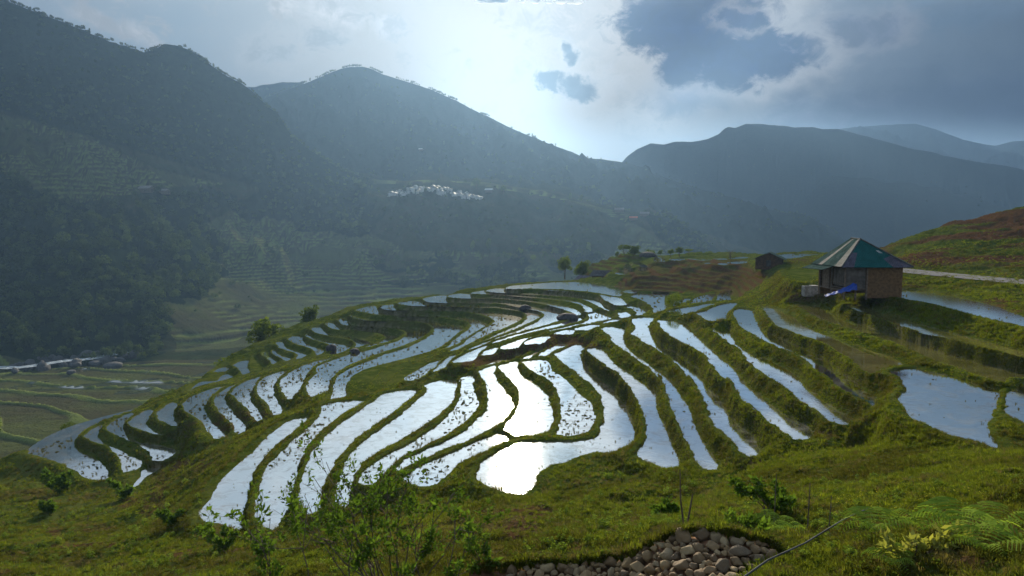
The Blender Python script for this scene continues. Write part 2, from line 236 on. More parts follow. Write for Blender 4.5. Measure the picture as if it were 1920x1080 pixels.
VIEW = {'A':(600,520,6),'B':(880,520,6),'C':(400,560,6),'D':(300,640,6),'E':(40,760,6),'F':(1120,540,6),'G':(1360,560,6),'H':(1600,530,6),'I':(1120,700,6),'J':(1400,660,6),'K':(1600,680,6),'L':(860,640,6),'M':(1090,460,6),'N':(300,700,2.842),'O':(860,720,3),'P':(600,500,3),'Q':(1380,420,5.333)}
PADDIES = '''
Ra -6.1 w H 330,78 550,74 850,88 1080,133 1400,205 1700,295 1920,385 2250,490 2250,600 1920,500 1600,430 1180,320 870,240 560,185 400,150 340,115
Rb -7.04 m G 1370,70 1500,75 1650,120 1780,180 H 400,335 560,400 800,480 1050,555 1300,620 1600,690 1920,780 2250,870 2250,930 1920,850 1700,790 1400,720 1050,630 820,580 640,520 400,440 200,370 0,310 G 1500,150 1390,95
Rc -7.88 m G 830,90 900,80 1050,85 1150,150 1300,230 1500,310 H 0,440 200,510 400,580 600,660 800,720 1000,790 1300,880 1600,960 1920,1040 2250,1120 K 2250,230 2100,210 1920,180 1730,185 1690,238 1520,185 1400,155 1330,120 1180,72 950,0 H 820,840 700,790 560,720 400,660 200,600 0,555 G 1700,430 1450,360 1300,310 1130,250 1030,210 950,170 880,125
Rd -8.25 m G 420,85 520,100 640,150 760,215 900,320 1100,400 1300,480 1500,570 1700,640 H 0,690 200,770 400,830 540,890 530,930 340,950 260,1010 G 1700,850 1620,850 1530,790 1420,700 1330,640 1200,560 1090,500 970,450 900,430 780,390 680,350 580,300 500,240 460,180
Re -8.08 w K 400,100 520,85 700,62 900,112 1100,155 1300,210 1450,262 1640,300 1620,400 1580,540 1545,640 1500,700 1540,790 1590,880 1640,975 1560,950 1400,890 1200,850 1000,780 850,710 700,650 610,560 500,440 490,400 570,310 560,230 530,180
Rf -8.01 w K 1920,225 1840,245 1800,310 1720,380 1710,500 1760,590 1850,640 1920,690 2250,850 2250,270
Ea -8.95 w G 95,150 180,112 300,140 340,230 380,320 430,375 560,420 760,520 930,590 1100,670 1170,710 1250,780 1400,900 1550,1000 J 1280,410 1430,490 1510,570 1515,600 1470,635 1440,630 1370,580 1270,530 1180,480 1080,430 980,350 870,260 760,180 700,120 600,50 500,0 G 700,590 590,545 480,490 390,450 330,410 250,370 190,340 150,290 110,220
Eb -9.63 w F 1285,460 1380,462 1475,458 1510,540 1570,640 1650,700 1780,780 J 130,40 300,130 430,180 560,260 700,400 800,480 900,560 1050,660 1190,740 1210,780 1120,830 1060,830 960,790 900,770 860,700 740,640 640,570 540,490 430,400 300,310 200,250 130,200 60,150 0,90 F 1640,750 1560,660 1470,620 1400,550 1310,490
Pa -9.4 w F 1110,285 1200,262 1260,235 1330,205 1430,180 1550,168 1535,215 1470,270 1450,320 1465,382 1280,375 1210,350 1160,310
Pb -10.0 w F 775,270 900,238 1100,208 1320,175 1220,225 1090,268 1050,290 1035,312 900,285
Pc -11.4 t F 890,140 1035,120 1000,185 885,212
Pd -10.55 t F 1045,165 1100,110 1200,80 1330,65 1300,125 1285,150 1160,162 1040,180
Pe -10.26 t F 1355,90 1420,42 1525,26 1500,90 1490,138 1400,142 1352,143
Sc -10.35 w F 690,360 850,372 1000,405 1030,440 1080,520 1200,620 1350,740 1480,840 1560,930 1640,1040 J 20,390 100,440 230,560 400,680 560,770 700,850 745,920 690,970 540,995 520,970 480,930 430,925 340,850 220,760 140,670 50,600 0,570 I 1820,450 1720,370 1620,290 1590,230 1540,130 1460,60 F 1440,1030 1340,930 1270,840 1230,770 1150,710 1050,660 900,580 800,520 740,470 700,400
Sd -11.34 w F 390,372 440,335 610,332 590,400 575,450 605,520 660,590 740,640 900,750 1050,850 1150,930 I 1180,60 1260,180 1390,290 1450,400 1550,540 1680,650 1780,740 1810,820 1830,890 1790,920 1690,935 1600,870 1500,760 1400,660 1310,590 1260,450 1220,340 1170,230 1100,130 1020,30 F 1050,1060 980,960 900,860 830,800 760,750 680,690 560,630 450,560 380,510 430,450 420,410
Se -12.04 w F 50,460 100,442 280,437 298,500 292,560 325,670 480,790 600,880 720,960 I 760,30 860,120 900,200 990,330 1040,440 1090,560 1150,700 1230,830 1310,960 1355,1040 1330,1085 1190,1080 1130,1010 1070,870 1000,740 920,610 870,470 800,320 780,180 740,90 680,10 F 720,1020 640,960 560,880 440,800 350,730 240,660 160,600 150,550 100,510
Sf -12.69 w L 1450,85 1530,75 1620,72 1660,150 1740,240 1840,310 F 330,930 450,1030 I 500,90 600,160 660,230 650,330 700,480 780,640 830,760 890,900 940,1050 940,1090 800,1080 640,1020 500,970 450,880 550,780 560,690 540,590 520,440 430,280 390,180 320,90 240,0 L 1700,300 1600,230 1500,150
Sg -13.75 w L 1070,150 1200,90 1320,38 1430,48 1380,110 1382,190 1440,280 1540,380 1640,460 1740,530 1800,620 1880,720 I 360,430 400,540 415,680 415,800 330,860 150,920 60,890 0,880 O 740,385 680,400 600,440 520,460 460,500 430,560 390,610 360,622 250,605 160,575 100,540 120,450 180,402 290,350 325,332 420,325 600,325 720,316 L 1560,1060 1610,960 1645,830 1630,700 1590,600 1510,500 1400,420 1280,320 1180,240 1100,180
Th -13.93 t L 720,232 800,218 880,212 990,218 1050,330 1160,400 1270,500 1400,620 1480,700 1520,800 1535,880 1490,960 1430,1030 1250,1062 1100,1055 1135,960 1150,800 1140,660 1100,550 1050,460 960,400 850,350 760,290
Ti -14.31 w L 450,285 560,242 660,228 662,290 700,390 800,440 900,520 980,590 1030,680 1055,760 1060,880 1030,980 990,1045 840,1055 640,1068 600,1060 505,980 560,900 640,800 690,650 680,560 620,470 540,390
Tj -14.61 w L 235,330 290,312 400,275 392,350 430,440 520,540 590,630 620,700 600,790 540,860 460,955 380,965 260,1025 N 1650,352 1500,410 1350,480 1275,515 1250,518 1300,462 1450,395 1600,325 1690,248 L 208,880 300,780 335,650 310,480 250,400
Tm -14.46 t O 210,275 250,280 288,310 270,335 200,358 130,392 60,418 0,448 N 1590,485 1540,530 1480,590 1420,605 1310,590 1300,560 1350,515 1480,458 1600,405 1700,360 1790,325
Tk -15.1 t N 1605,22 1663,8 1668,80 1695,150 1685,195 1640,250 1500,340 1350,420 1225,510 1130,600 1090,600 1055,580 1085,530 1180,455 1330,375 1450,295 1540,222 1590,150 1605,80
Tl -15.6 w N 1425,92 1405,62 1480,42 1565,32 1578,90 1558,155 1478,225 1350,312 1200,395 1080,475 1035,560 1015,640 980,715 945,705 930,640 950,560 980,500 1010,440 1085,362 1180,295 1260,242 1350,162
Tn -16.2 w N 1160,132 1200,104 1360,88 1368,100 1330,138 1230,215 1130,285 1040,352 960,432 915,510 870,600 860,700 800,750 745,700 740,620 778,520 798,445 862,355 952,275 1055,205
To -16.7 t N 850,220 870,172 950,152 1085,147 1095,155 1000,200 900,268 815,350 762,430 735,520 715,600 690,700 640,790 600,835 520,790 505,720 525,620 565,505 645,422 735,335 800,278
Tp -17.3 w N 780,237 788,245 740,285 640,365 555,440 505,520 475,600 455,700 428,780 432,845 380,820 300,800 230,790 208,740 280,660 310,590 400,500 480,430 560,350 660,270 720,242
Qa -14.0 w L 880,170 960,112 1080,52 1180,12 1235,42 1150,75 1040,115 995,170 930,165
Qb -14.19 w L 715,205 830,142 900,95 985,68 900,125 790,190
Qc -14.68 t L 250,290 330,262 470,208 560,178 650,155 770,145 640,185 520,232 400,245
Qd -13.34 w B 955,640 1000,610 1170,588 1150,638 1050,648
Qe -13.0 w B 1195,595 1230,562 1440,532 1400,580 1330,602
Qf -13.58 w B 625,755 640,722 740,685 885,658 860,710 800,748
Qg -13.93 w B 340,810 400,762 600,695 700,672 620,720 550,788 450,812
Qh -14.3 w B 125,880 150,847 320,792 290,850 270,868 160,884
Qi -14.6 w A 1490,968 1560,905 1680,845 1890,768 1830,815 1780,870 1720,938 1600,958
Qj -15.33 w A 1275,1063 1330,1000 1430,905 1530,875 1500,910 1440,960 1430,1010 1370,1048
Ca -12.39 w B 415,130 490,92 700,75 1000,52 1200,52 1450,75 1650,107 1755,125 1700,160 1690,215 1550,193 1400,168 1250,153 1050,136 850,130 700,126 560,132
Cb -12.46 w B 800,141 1050,149 1250,168 1400,184 1550,210 1690,232 1770,300 1690,320 1600,292 1540,265 1500,230 1460,196 1380,180 1200,162 1000,152
Cc -13.13 w B 190,156 240,132 385,120 388,150 450,172 800,183 1000,192 1200,206 1400,236 1480,262 1510,310 1655,375 1610,386 1500,350 1400,302 1250,242 1050,218 850,205 600,190 400,176 250,168
Cd -13.44 m B 20,186 80,157 172,147 178,178 300,187 600,209 900,234 1100,252 1200,272 1290,307 1395,372 1330,393 1300,370 1265,315 1180,288 1050,264 900,248 600,222 300,197 150,191
Ce -13.92 w A 1442,212 1480,192 1680,178 1685,215 1750,225 B 240,224 300,227 600,250 800,282 950,302 1100,332 1200,367 1255,400 1245,422 1180,428 1160,400 1080,370 1000,342 850,306 600,265 300,238 A 1800,240 1500,231
Cf -14.52 w A 1155,245 1250,217 1418,203 1412,240 1440,266 1700,275 B 240,276 500,293 700,327 760,350 870,352 1000,374 1055,410 1000,445 1030,478 900,522 700,578 500,636 300,697 100,780 0,815 0,806 150,747 350,668 600,578 760,502 845,435 832,402 770,377 640,354 500,326 300,290 A 1900,294 1500,289 1250,282 1180,262
Cg -14.98 t A 872,300 900,277 1100,265 1140,287 1300,312 1600,320 B 220,327 300,331 540,358 620,370 740,387 780,420 788,450 700,498 600,542 500,587 350,646 200,706 100,745 120,730 200,696 330,636 420,596 560,536 640,474 652,432 622,400 540,376 300,346 A 1900,348 1500,333 1000,318
Ch -15.67 t A 672,335 700,314 818,307 822,337 870,361 1000,363 1500,374 B 220,398 300,403 450,414 560,442 588,470 520,508 400,566 250,620 120,684 0,748 A 1600,790 1500,822 1460,830 1600,752 1680,682 B 120,606 240,536 282,492 245,458 150,424 0,394 A 1500,384 1000,373 770,369
Ci -16.46 t A 402,372 480,342 610,322 632,360 690,395 830,414 1100,429 1400,438 1600,449 1750,478 1855,517 1885,540 1780,596 1700,644 1610,734 1480,795 1380,822 1450,770 1535,682 1664,592 1702,545 1662,505 1560,476 1400,452 1000,443 800,432 650,420 500,395
Cj -17.11 t A 335,427 420,456 560,480 1000,481 1250,493 1400,513 1560,547 1608,580 1500,662 1420,740 1300,808 1100,868 900,924 600,1008 450,1058 C 1620,845 1550,895 1510,955 1485,1080 P 136,732 100,742 66,745 C 1345,1050 1350,960 1405,873 1505,803 1700,720 1920,630 A 1000,785 1200,684 1285,612 1265,552 1200,522 1100,500 900,495 600,492 450,477
Ck -18.1 t A 208,470 270,464 320,507 370,537 600,550 900,567 1050,574 1180,592 1212,620 1150,668 1000,740 800,810 600,878 400,958 C 1500,755 1378,845 1308,955 1288,1055 D 1855,636 1700,618 1668,590 1650,500 1685,424 1765,353 C 1155,783 1250,724 1400,674 1600,604 A 500,835 700,770 900,705 975,642 945,598 850,578 600,563 400,552 260,532
Cl -18.72 t A 58,517 100,507 200,547 240,580 450,594 700,614 850,642 895,662 800,708 650,750 510,788 560,764 660,740 740,687 720,652 650,627 450,604 150,583
Cm -19.4 w C 1105,326 1190,317 1240,357 1290,402 1450,427 1560,438 1650,452 1775,502 1745,518 1600,556 1580,560 1614,512 1594,484 1500,444 1300,416 1150,380
Cn -20.0 t C 1035,412 1060,393 1120,442 1300,482 1480,512 1545,532 1535,558 1480,586 1360,624 1305,632 1336,572 1324,532 1250,492 1120,460
Co -20.6 t C 842,442 978,413 1000,472 1080,522 1200,572 1255,582 1200,632 1148,644 1155,610 1124,572 1000,532 900,500
Cp -21.2 w C 703,492 768,482 800,532 850,572 1000,612 1055,640 1000,665 928,684 950,640 904,602 800,576 740,550
Cq -21.7 w C 655,582 680,573 720,622 780,652 875,682 860,695 804,704 784,680 700,640
Cr -22.1 m C 543,612 600,588 620,642 700,692 728,708 680,735 655,735 644,700 590,660
Cs -22.84 g C 432,672 460,663 520,722 600,770 560,781 485,795 445,780 405,720
Ct -22.97 w C 215,750 385,693 378,740 400,802 415,828 335,855 314,820 272,780
Cu -23.5 w D 612,344 738,290 728,340 660,350
Cv -23.7 m D 732,367 800,377 828,400 700,438 600,462 550,478 400,516 345,550 355,522 480,452 620,450
Cw -12.71 t F 310,202 430,192 520,242 578,280 568,303 450,312 442,282 382,232
Cx -13.0 m B 1682,392 1720,377 1795,412 1808,437 1705,456 1686,430
Cy -13.6 t B 1348,410 1440,387 1520,407 1605,450 1595,472 1480,496 1300,535 1100,567 950,592 860,612 1000,577 1150,542 1290,507 1350,452
Cz -14.2 w B 1200,447 1278,447 1302,468 1250,495 1100,532 900,578 700,620 450,688 250,748 300,715 500,652 700,600 900,549 1050,511 1150,473
Da -13.15 w B 1485,512 1600,482 1780,457 1860,452 1830,472 1650,497 1505,516
Db -11.85 w F 290,45 335,22 600,24 890,45 800,50 600,38 480,38 375,62
Dc -12.05 t F 365,90 480,57 640,53 875,70 780,80 758,110 748,150 768,230 720,258 645,285 634,230 592,190 480,130
La -19.37 t C 1400,660 1250,710 1122,785 1042,863 1000,960 D 1595,500 1560,575 1548,628 1450,655 1405,617 1356,530 1350,462 1405,393 1550,305 1700,245
Lb -19.84 t D 1415,335 1350,402 1300,470 1272,540 1292,620 1340,720 1378,798 1350,835 1272,830 1235,758 1155,648 1096,570 1090,512 1135,434 1250,375
Lc -20.36 t D 1135,400 1080,460 1050,530 1012,590 1040,690 1110,790 1146,878 1100,900 1045,848 965,738 865,648 796,580 855,512 1000,434
Ld -20.99 t D 875,480 790,543 738,612 742,680 782,760 852,840 930,910 972,965 885,1045 845,978 745,858 645,758 596,680 606,640 695,563
Le -21.71 t D 738,502 620,592 540,652 502,740 530,850 620,950 740,1040 765,1085 600,1105 565,1060 505,960 445,878 345,828 275,760 265,692 355,624 550,544
Lf -22.9 m E 1525,92 1572,43 1700,-35 D 200,702 172,770 152,850 190,920 235,950 E 1700,238 1600,188 1525,132
Lg -23.6 m E 1205,192 1300,105 1455,35 1475,60 1448,110 1418,170 1410,230 1460,270 1530,315 1590,335 1500,323 1380,288 1255,248 1214,222
Lh -24.41 t E 965,232 1080,154 1245,84 1190,160 1142,220 1145,272 1230,378 1350,420 1500,440 1650,470 1740,520 1715,558 1600,618 1482,628 1472,590 1434,520 1334,450 1204,390 1055,330 975,288
Li -25.0 w E 1345,740 1450,703 1555,703 1520,748 1430,788 1370,828 1280,928 1222,1005 1205,970 1300,862 1350,800
Lj -24.89 t E 705,340 760,293 900,223 925,240 880,280 862,340 900,418 1050,480 1200,558 1280,600 1355,622 1355,660 1280,726 1155,750 1136,690 1094,580 965,460 824,410 724,370
Lk -25.8 t E 65,530 152,442 350,324 600,224 900,135 1100,87 1280,45 1000,167 800,236 678,297 600,388 602,470 700,540 850,620 945,690 975,770 965,845 850,845 722,806 563,716 433,646 253,586 122,556
Ga -17.0 g P 152,700 200,602 330,557 455,547 330,600 272,678 240,716
Gb -16.7 g P 268,712 332,622 430,562 515,543 440,590 390,648 342,697
Gc -16.4 g P 374,677 424,620 530,553 595,543 520,600 470,645
Gd -16.07 t P 484,642 532,592 620,543 695,523 640,578 612,617
Ma -7.59 w M 1190,150 1400,150 1460,165 1450,182 1300,166
Mb -7.08 w M 1480,152 1640,146 1615,166
Mc -6.85 w M 1680,142 1840,128 1838,150 1700,155
Md -7.05 w M 1650,192 1830,178 1820,208 1700,210
Me -7.25 w M 1520,212 1620,197 1620,223
Mf -7.5 w M 1320,202 1430,196 1420,211
Mg -7.9 w M 1000,152 1150,150 1140,172 1010,169
Mh -8.33 t M 812,170 850,132 920,132 930,170 880,188
Mi -9.2 w M 862,242 990,232 993,263 900,254
Mj -9.29 w M 572,187 640,182 748,238 720,248 600,208
Mk -9.8 w M 472,240 540,207 548,268 500,258
Ml -10.6 w M 382,320 480,287 484,333 430,328
Mm -10.3 w M 512,292 598,281 598,307
Mn -9.93 w M 632,277 710,264 724,298 660,298
Mo -8.2 w M 1167,242 1214,236 1210,249
Na -5.2 w Q 345,318 600,295 860,303 700,322 600,343 430,350
Nb -5.9 g Q 512,490 560,457 800,457 800,500 720,560 690,588 580,550
'''
# ------------------------------------------------------------------ terraces: outlines of every paddy
def parse_paddies():
    out = []
    for ln in PADDIES.strip().splitlines():
        t = ln.split(); z, k = float(t[1]), t[2]; pts = []; v = None
        for a in t[3:]:
            if a in VIEW: v = VIEW[a]
            else:
                x, y = map(float, a.split(',')); pts.append((v[0] + x / v[2], v[1] + y / v[2]))
        p = np.array(pts); w = w_z(p[:, 0], p[:, 1], z)[:, :2]
        # round the outline (corner-respecting Catmull-Rom)
        n = len(w); q = []
        for i in range(n):
            p0, p1, p2, p3 = w[i - 1], w[i], w[(i + 1) % n], w[(i + 2) % n]; L = np.hypot(*(p2 - p1))
            m = int(max(1, min(5, L / (.012 * p1[1])))); ta = (p2 - p0); tb = (p3 - p1)
            ta = ta / (np.hypot(*ta) + 1e-9) * L; tb = tb / (np.hypot(*tb) + 1e-9) * L
            for j in range(m):
                s = j / m; q.append((2*s**3-3*s*s+1) * p1 + (s**3-2*s*s+s) * ta * .8 + (-2*s**3+3*s*s) * p2 + (s**3-s*s) * tb * .8)
        out.append(dict(name=t[0], z=z, k=k, w=np.array(q), px=p))
    return out
PAD = parse_paddies()

# ------------------------------------------------------------------ control points of the hillside (u, v, z) or (u, v, 'y', y)
CPZ = [(1200,541,-12),(1280,541,-11.3),(1360,545,-10.7),(1180,530,-11),(1280,530,-10.6),(1380,532,-9.6),(1180,517,-9.9),(1280,515,-9.6),(1390,515,-8.4),
 (1200,500,-8.9),(1300,500,-8.7),(1400,505,-7.5),(1200,488,-8.0),(1280,487,-7.9),(1380,486,-7.1),(1420,497,-6.3),(1450,500,-6.1),(1400,560,-9.9),(1400,545,-9.3),(1450,560,-8.2),
 (1430,530,-7.8),(1470,520,-6.7),(1480,548,-6.8),(1470,575,-8.6),(1500,550,-6.3),(1540,545,-5.9),(1560,556,-6.1),(1590,558,-6.1),(1530,510,-5.5),(1500,490,-5.4),(1600,548,-5.6),(1640,548,-5.6),(1690,545,-5.6),
 (1560,480,-5.1),(1620,490,-5.0),(1500,575,-7.4),(1560,570,-7.0),(1640,575,-7.2),(1700,532,-5.8),(1780,536,-5.75),(1850,548,-5.75),(1920,560,-5.75),(2050,585,-5.75),(1810,552,-5.9),
 (1690,507,-5.2),(1750,513,-5.2),(1840,520,-5.2),(1920,528,-5.2),(2060,540,-5.2),(1690,520,-5.5),(1920,540,-5.4),
 (1100,500,-11.2),(1110,520,-12.3),(1085,515,-13),(1135,505,-10.8),(1165,490,-9.2),(1165,478,-7.9),(1130,488,-9.6),(1150,512,-11),(1190,478,-7.5),
 (100,900,-26.8),(0,900,-27),(180,900,-26.4),(0,950,-25.5),(60,985,-24.2),(150,960,-24.5),(0,1000,-22.8),(200,1000,-21.3),(250,925,-25.3),(300,890,-24),(350,840,-22.8),(400,810,-21.6),(460,790,-20.6),(540,770,-19.4),
 (330,950,-20.5),(380,900,-19.3),(450,840,-18.9),(520,790,-18.4),(570,760,-18.0),(0,1040,-19.6),(100,1020,-20.2),(0,1080,-17.6),(150,1080,-17.2),(300,1010,-17.9),(-150,1000,-22.8),(-150,1080,-17.8),(-200,920,-26.5),
 (380,1000,-17.5),(480,1010,-16.9),(560,990,-16.6),(680,960,-15.9),(760,920,-15.3),(860,900,-14.9),(900,930,-14.2),(980,945,-13.4),(1010,905,-13.5),(1040,870,-13.6),(1120,860,-13.5),(1200,880,-13.0),(1300,900,-12.2),(1400,880,-11.7),
 (850,960,-13.3),(560,830,-16.9),(820,760,-15),(1200,820,-13.4)]
CPY = [(100,1130,24),(300,1060,30),(450,1060,25),(600,1020,27),(700,990,28),(600,1085,17),(750,1040,21),(850,1010,24),(800,1085,13.5),(900,1060,14.5),(950,1010,22),(1000,1075,11.5),(1000,1030,17),(960,970,28),
 (1060,980,28),(1080,930,33),(1100,1060,12.2),(1100,1020,17.5),(1160,1000,19),(1200,950,26),(1200,1040,12),(1200,1004,14),(1300,1040,10.4),(1300,1002,12.4),(1300,985,18),(1300,950,23),(1400,1040,10),(1400,1000,12),(1400,975,17),(1400,930,24),(1480,1040,9.8),
 (1500,1000,12),(1500,960,18),(1500,900,26),(1600,1060,8.8),(1600,1000,12),(1600,950,17),(1600,890,25),(1550,850,30),(1650,830,31),(1700,1060,8.2),(1700,1000,11.4),(1700,950,15.5),(1700,880,23.5),(1800,1060,7.8),(1800,990,11),(1800,940,14.5),(1800,880,21),
 (1900,1060,7.4),(1900,980,10.6),(1900,920,14.5),(1900,870,19.5),(2050,1060,7.2),(2050,980,10.2),(2050,900,15),(1500,1120,8.4),(1300,1150,8.6),(1100,1150,9),(900,1150,9.5),(700,1150,10.5),(500,1150,14),(1700,1150,7),(1950,1150,6.2),
 (1500,1400,4.5),(1000,1500,4.5),(1900,1500,3.6),(600,1500,5.5),(100,1500,8),
 (1650,500,98),(1700,482,92),(1800,492,84),(1920,504,76),(2050,514,70),(1660,468,112),(1700,447,115),(1780,420,120),(1850,403,122),(1920,390,122),(2050,372,122),(1740,462,102),(1820,460,98),(1920,455,94),(2050,450,94),(1860,424,110),(1920,418,110)]
RIM = [(-400,890,-26.4),(-200,878,-26.2),(0,862,-26),(65,845,-25.7),(140,820,-25.7),(250,767,-25.5),(300,744,-24.8),(360,720,-23.7),(400,692,-23.4),(435,664,-22.7),(500,635,-21.2),(560,606,-20.3),(620,592,-18.8),
 (665,573,-17.2),(740,562,-15.8),(790,556,-14.9),(840,549,-13.9),(885,540,-13.3),(950,530,-12.3),(1050,526,-12.2),(1085,526,-12.3),(1095,500,-11.3),(1165,476,-7.9),(1200,474,-7.3),(1300,474,-7.2),(1380,473,-6.6),(1450,473,-5.6),(1540,473,-5.0),(1600,471,-4.6)]
rim_u = np.array([r[0] for r in RIM] + [1640, 1660, 1700, 1780, 1850, 1920, 2200], float)
rim_p = np.array([w_z(*r) for r in RIM] + [w_y(*r) for r in [(1640,469,114),(1660,466,114),(1700,446,117),(1780,419,121),(1850,402,123),(1920,389,123),(2200,360,123)]])
# polar grid: columns of constant x/y, rows of constant y
NC, NR = 1090, 1090
ct = np.linspace(-160, 2090, NC); ct = (ct - 960) / FPX / math.cos(PITCH) * 1.0
ROW0, RRAT = 3.2, 1.00412
ry = ROW0 * RRAT ** np.arange(NR)
GX = ct[None, :] * ry[:, None]; GY = np.repeat(ry[:, None], NC, 1)
def azu(x, y): return 960 + FPX * math.cos(PITCH) * x / y        # rough image column of an azimuth
cpts = [w_z(*c) for c in CPZ] + [w_y(*c) for c in CPY] + list(rim_p)
for p in PAD:
    st = max(1, len(p['w']) // 14)
    for q in p['w'][::st]: cpts.append(np.array([q[0], q[1], p['z']]))
cpts = np.array(cpts, float)
# base surface on a coarse grid, then bilinear
S = 7; ci = np.arange(0, NC + S, S); ri = np.arange(0, NR + S, S)
cx = np.interp(ci, np.arange(NC), ct) ; cx[ci > NC - 1] = ct[-1] + (ci[ci > NC - 1] - NC + 1) * (ct[1] - ct[0]); cy = ROW0 * RRAT ** ri
BX = cx[None, :] * cy[:, None]; BY = np.repeat(cy[:, None], len(cx), 1); BZ = np.zeros_like(BX)
# smooth surface through all the points (linear radial basis in azimuth / log-distance)
def warp(x, y): return np.stack([x / y * 1.6, np.log(y)], -1)
cw_ = warp(cpts[:, 0], cpts[:, 1]); key = np.round(cw_ / .0035).astype(int); _, uq = np.unique(key, axis=0, return_index=True); cw_ = cw_[uq]; cz_ = cpts[uq, 2]
D_ = np.sqrt(((cw_[:, None] - cw_[None]) ** 2).sum(-1)); n_ = len(cw_); A_ = np.zeros((n_ + 3, n_ + 3)); A_[:n_, :n_] = -D_ + np.eye(n_) * .004; A_[:n_, n_] = 1; A_[:n_, n_ + 1:] = cw_; A_[n_:, :n_] = A_[:n_, n_:].T
co_ = np.linalg.solve(A_, np.concatenate([cz_, np.zeros(3)]))
for r in range(len(cy)):
    q = warp(BX[r], BY[r]); dd = np.sqrt(((q[:, None] - cw_[None]) ** 2).sum(-1)); BZ[r] = -dd @ co_[:n_] + co_[n_] + q @ co_[n_ + 1:]
BZ = np.minimum(BZ, 12)
fi = np.arange(NR) / S; fj = np.arange(NC) / S; i0 = fi.astype(int); j0 = fj.astype(int); ti = (fi - i0)[:, None]; tj = (fj - j0)[None, :]
base = (BZ[i0][:, j0] * (1 - tj) + BZ[i0][:, j0 + 1] * tj) * (1 - ti) + (BZ[i0 + 1][:, j0] * (1 - tj) + BZ[i0 + 1][:, j0 + 1] * tj) * ti
# --- terraced but dry ground of the far spur and its green knoll
GU, GV = proj(GX, GY, base)
dry = inpoly(GU, GV, [(1150,537),(1165,522),(1190,505),(1215,495),(1300,487),(1400,487),(1412,502),(1440,512),(1425,535),(1385,555),(1300,547),(1200,545)])
knoll = inpoly(GU, GV, [(1090,518),(1090,497),(1165,475),(1202,474),(1200,490),(1160,510),(1130,522)])
def steps(z, h, x, y, wob=.25):
    q = z / h + wob * (fbm(x / 9, y / 9, 5) - .5) * 2; f = np.floor(q); t = q - f
    return (f + sst(t, .62, 1.0)) * h - wob * 0, t
zs, tq = steps(base, .6, GX, GY); base = np.where(dry, zs, base)
zk, tk = steps(base, .8, GX, GY, .1); base = np.where(knoll, zk, base)
soil = np.zeros_like(base)
soil = np.where(dry, np.clip(.42 + .5 * sst(tq, .55, .75), 0, 1), soil); soil = np.where(knoll, sst(tk, .6, .8) * .6, soil)
lip = np.where(dry & (tq > .45) & (tq < .66), 1., 0.); lip = np.where(knoll & (tk < .6), .9, lip)
# --- distances to the two nearest paddies
d1 = np.full(base.shape, 1e3); d2 = np.full(base.shape, 1e3); z1 = base.copy(); z2 = base.copy(); inside = np.full(base.shape, -1, int)
def col_of(t): return (t - ct[0]) / (ct[1] - ct[0])
def row_of(y): return np.log(np.maximum(y, .1) / ROW0) / math.log(RRAT)
for k, p in sorted(enumerate(PAD), key=lambda a: a[1]['z']):
    w = p['w']; M = 4.0 + .03 * w[:, 1].mean()
    r0 = int(max(0, row_of(w[:, 1].min() - M))); r1 = int(min(NR, row_of(w[:, 1].max() + M) + 2))
    tt = w[:, 0] / w[:, 1]; ym = max(3, w[:, 1].min())
    c0 = int(max(0, col_of(tt.min() - M / ym))); c1 = int(min(NC, col_of(tt.max() + M / ym) + 2))
    if r1 <= r0 or c1 <= c0: continue
    X = GX[r0:r1, c0:c1]; Y = GY[r0:r1, c0:c1]; sl = (slice(r0, r1), slice(c0, c1))
    ins = inpoly(X, Y, w); 
    wob = (fbm(X / (.6 + .004 * Y), Y / (.6 + .004 * Y), 31 + k, 3) - .5) * (.25 + .003 * Y)
    d = pdist(X, Y, w); sd_ = np.where(ins, -d, d) + wob
    D1, D2, Z1, Z2, IN = d1[sl], d2[sl], z1[sl], z2[sl], inside[sl]
    n1 = sd_ < D1; n2 = ~n1 & (sd_ < D2)
    isin = sd_ < 0
    D2[:] = np.where(n1, D1, np.where(n2, sd_, D2)); Z2[:] = np.where(n1, Z1, np.where(n2, p['z'], Z2))
    D1[:] = np.where(n1 | isin, sd_, D1); Z1[:] = np.where(n1 | isin, p['z'], Z1)
    IN[:] = np.where(isin, k, IN)
H = base.copy()
da = np.maximum(d1, 0); db = np.maximum(d2, 0); w = da + db + 1e-4
up1 = z1 >= z2                                    # nearest is the upper one
zA = np.maximum(z1, z2); zB = np.minimum(z1, z2); dA = np.where(up1, da, db); t = dA / w
hb = np.minimum(.10, .05 + .05 * w); cw = np.clip(.26 / w, .12, .36)
prof = zA + .02 + (hb - .02) * sst(t, 0, cw * .5) - (zA - zB + hb - .02) * sst(t, cw, 1.0) ** .85
prof = np.where(zA - zB < .12, zA - (zA - zB) * t + hb * np.sin(np.pi * np.clip(t, 0, 1)), prof)
# alone: bund on the own rim, then into the hillside
solo = z1 + .02 + .09 * sst(da, 0, .3)
sblend = sst(da, .35 + .002 * GY, 1.4 + .010 * GY)
solo = solo * (1 - sblend) + base * sblend
pw = sst(w, 2.4 + .010 * GY, 4.2 + .02 * GY)
H = prof * (1 - pw) + solo * pw
H = np.where(d1 > 900, base, H)
gap = 1 - sst(d1, 3, 6)
# roughness of the ground
rough = (fbm(GX / 1.1, GY / 1.1, 3, 4) - .5)
lump = (fbm(GX / 5.5, GY / 5.5, 9, 3) - .5); fine = (fbm(GX / .28, GY / .28, 12, 3) - .5)
edge = sst(np.maximum(d1, 0), 0, .5)
hump = sst(d1, 1.5, 5)
H = H + edge * (rough * (.16 + .35 * hump) + fine * (.14 + .0006 * GY) * (1 - sst(GY, 90, 200)) + lump * hump * 1.1)
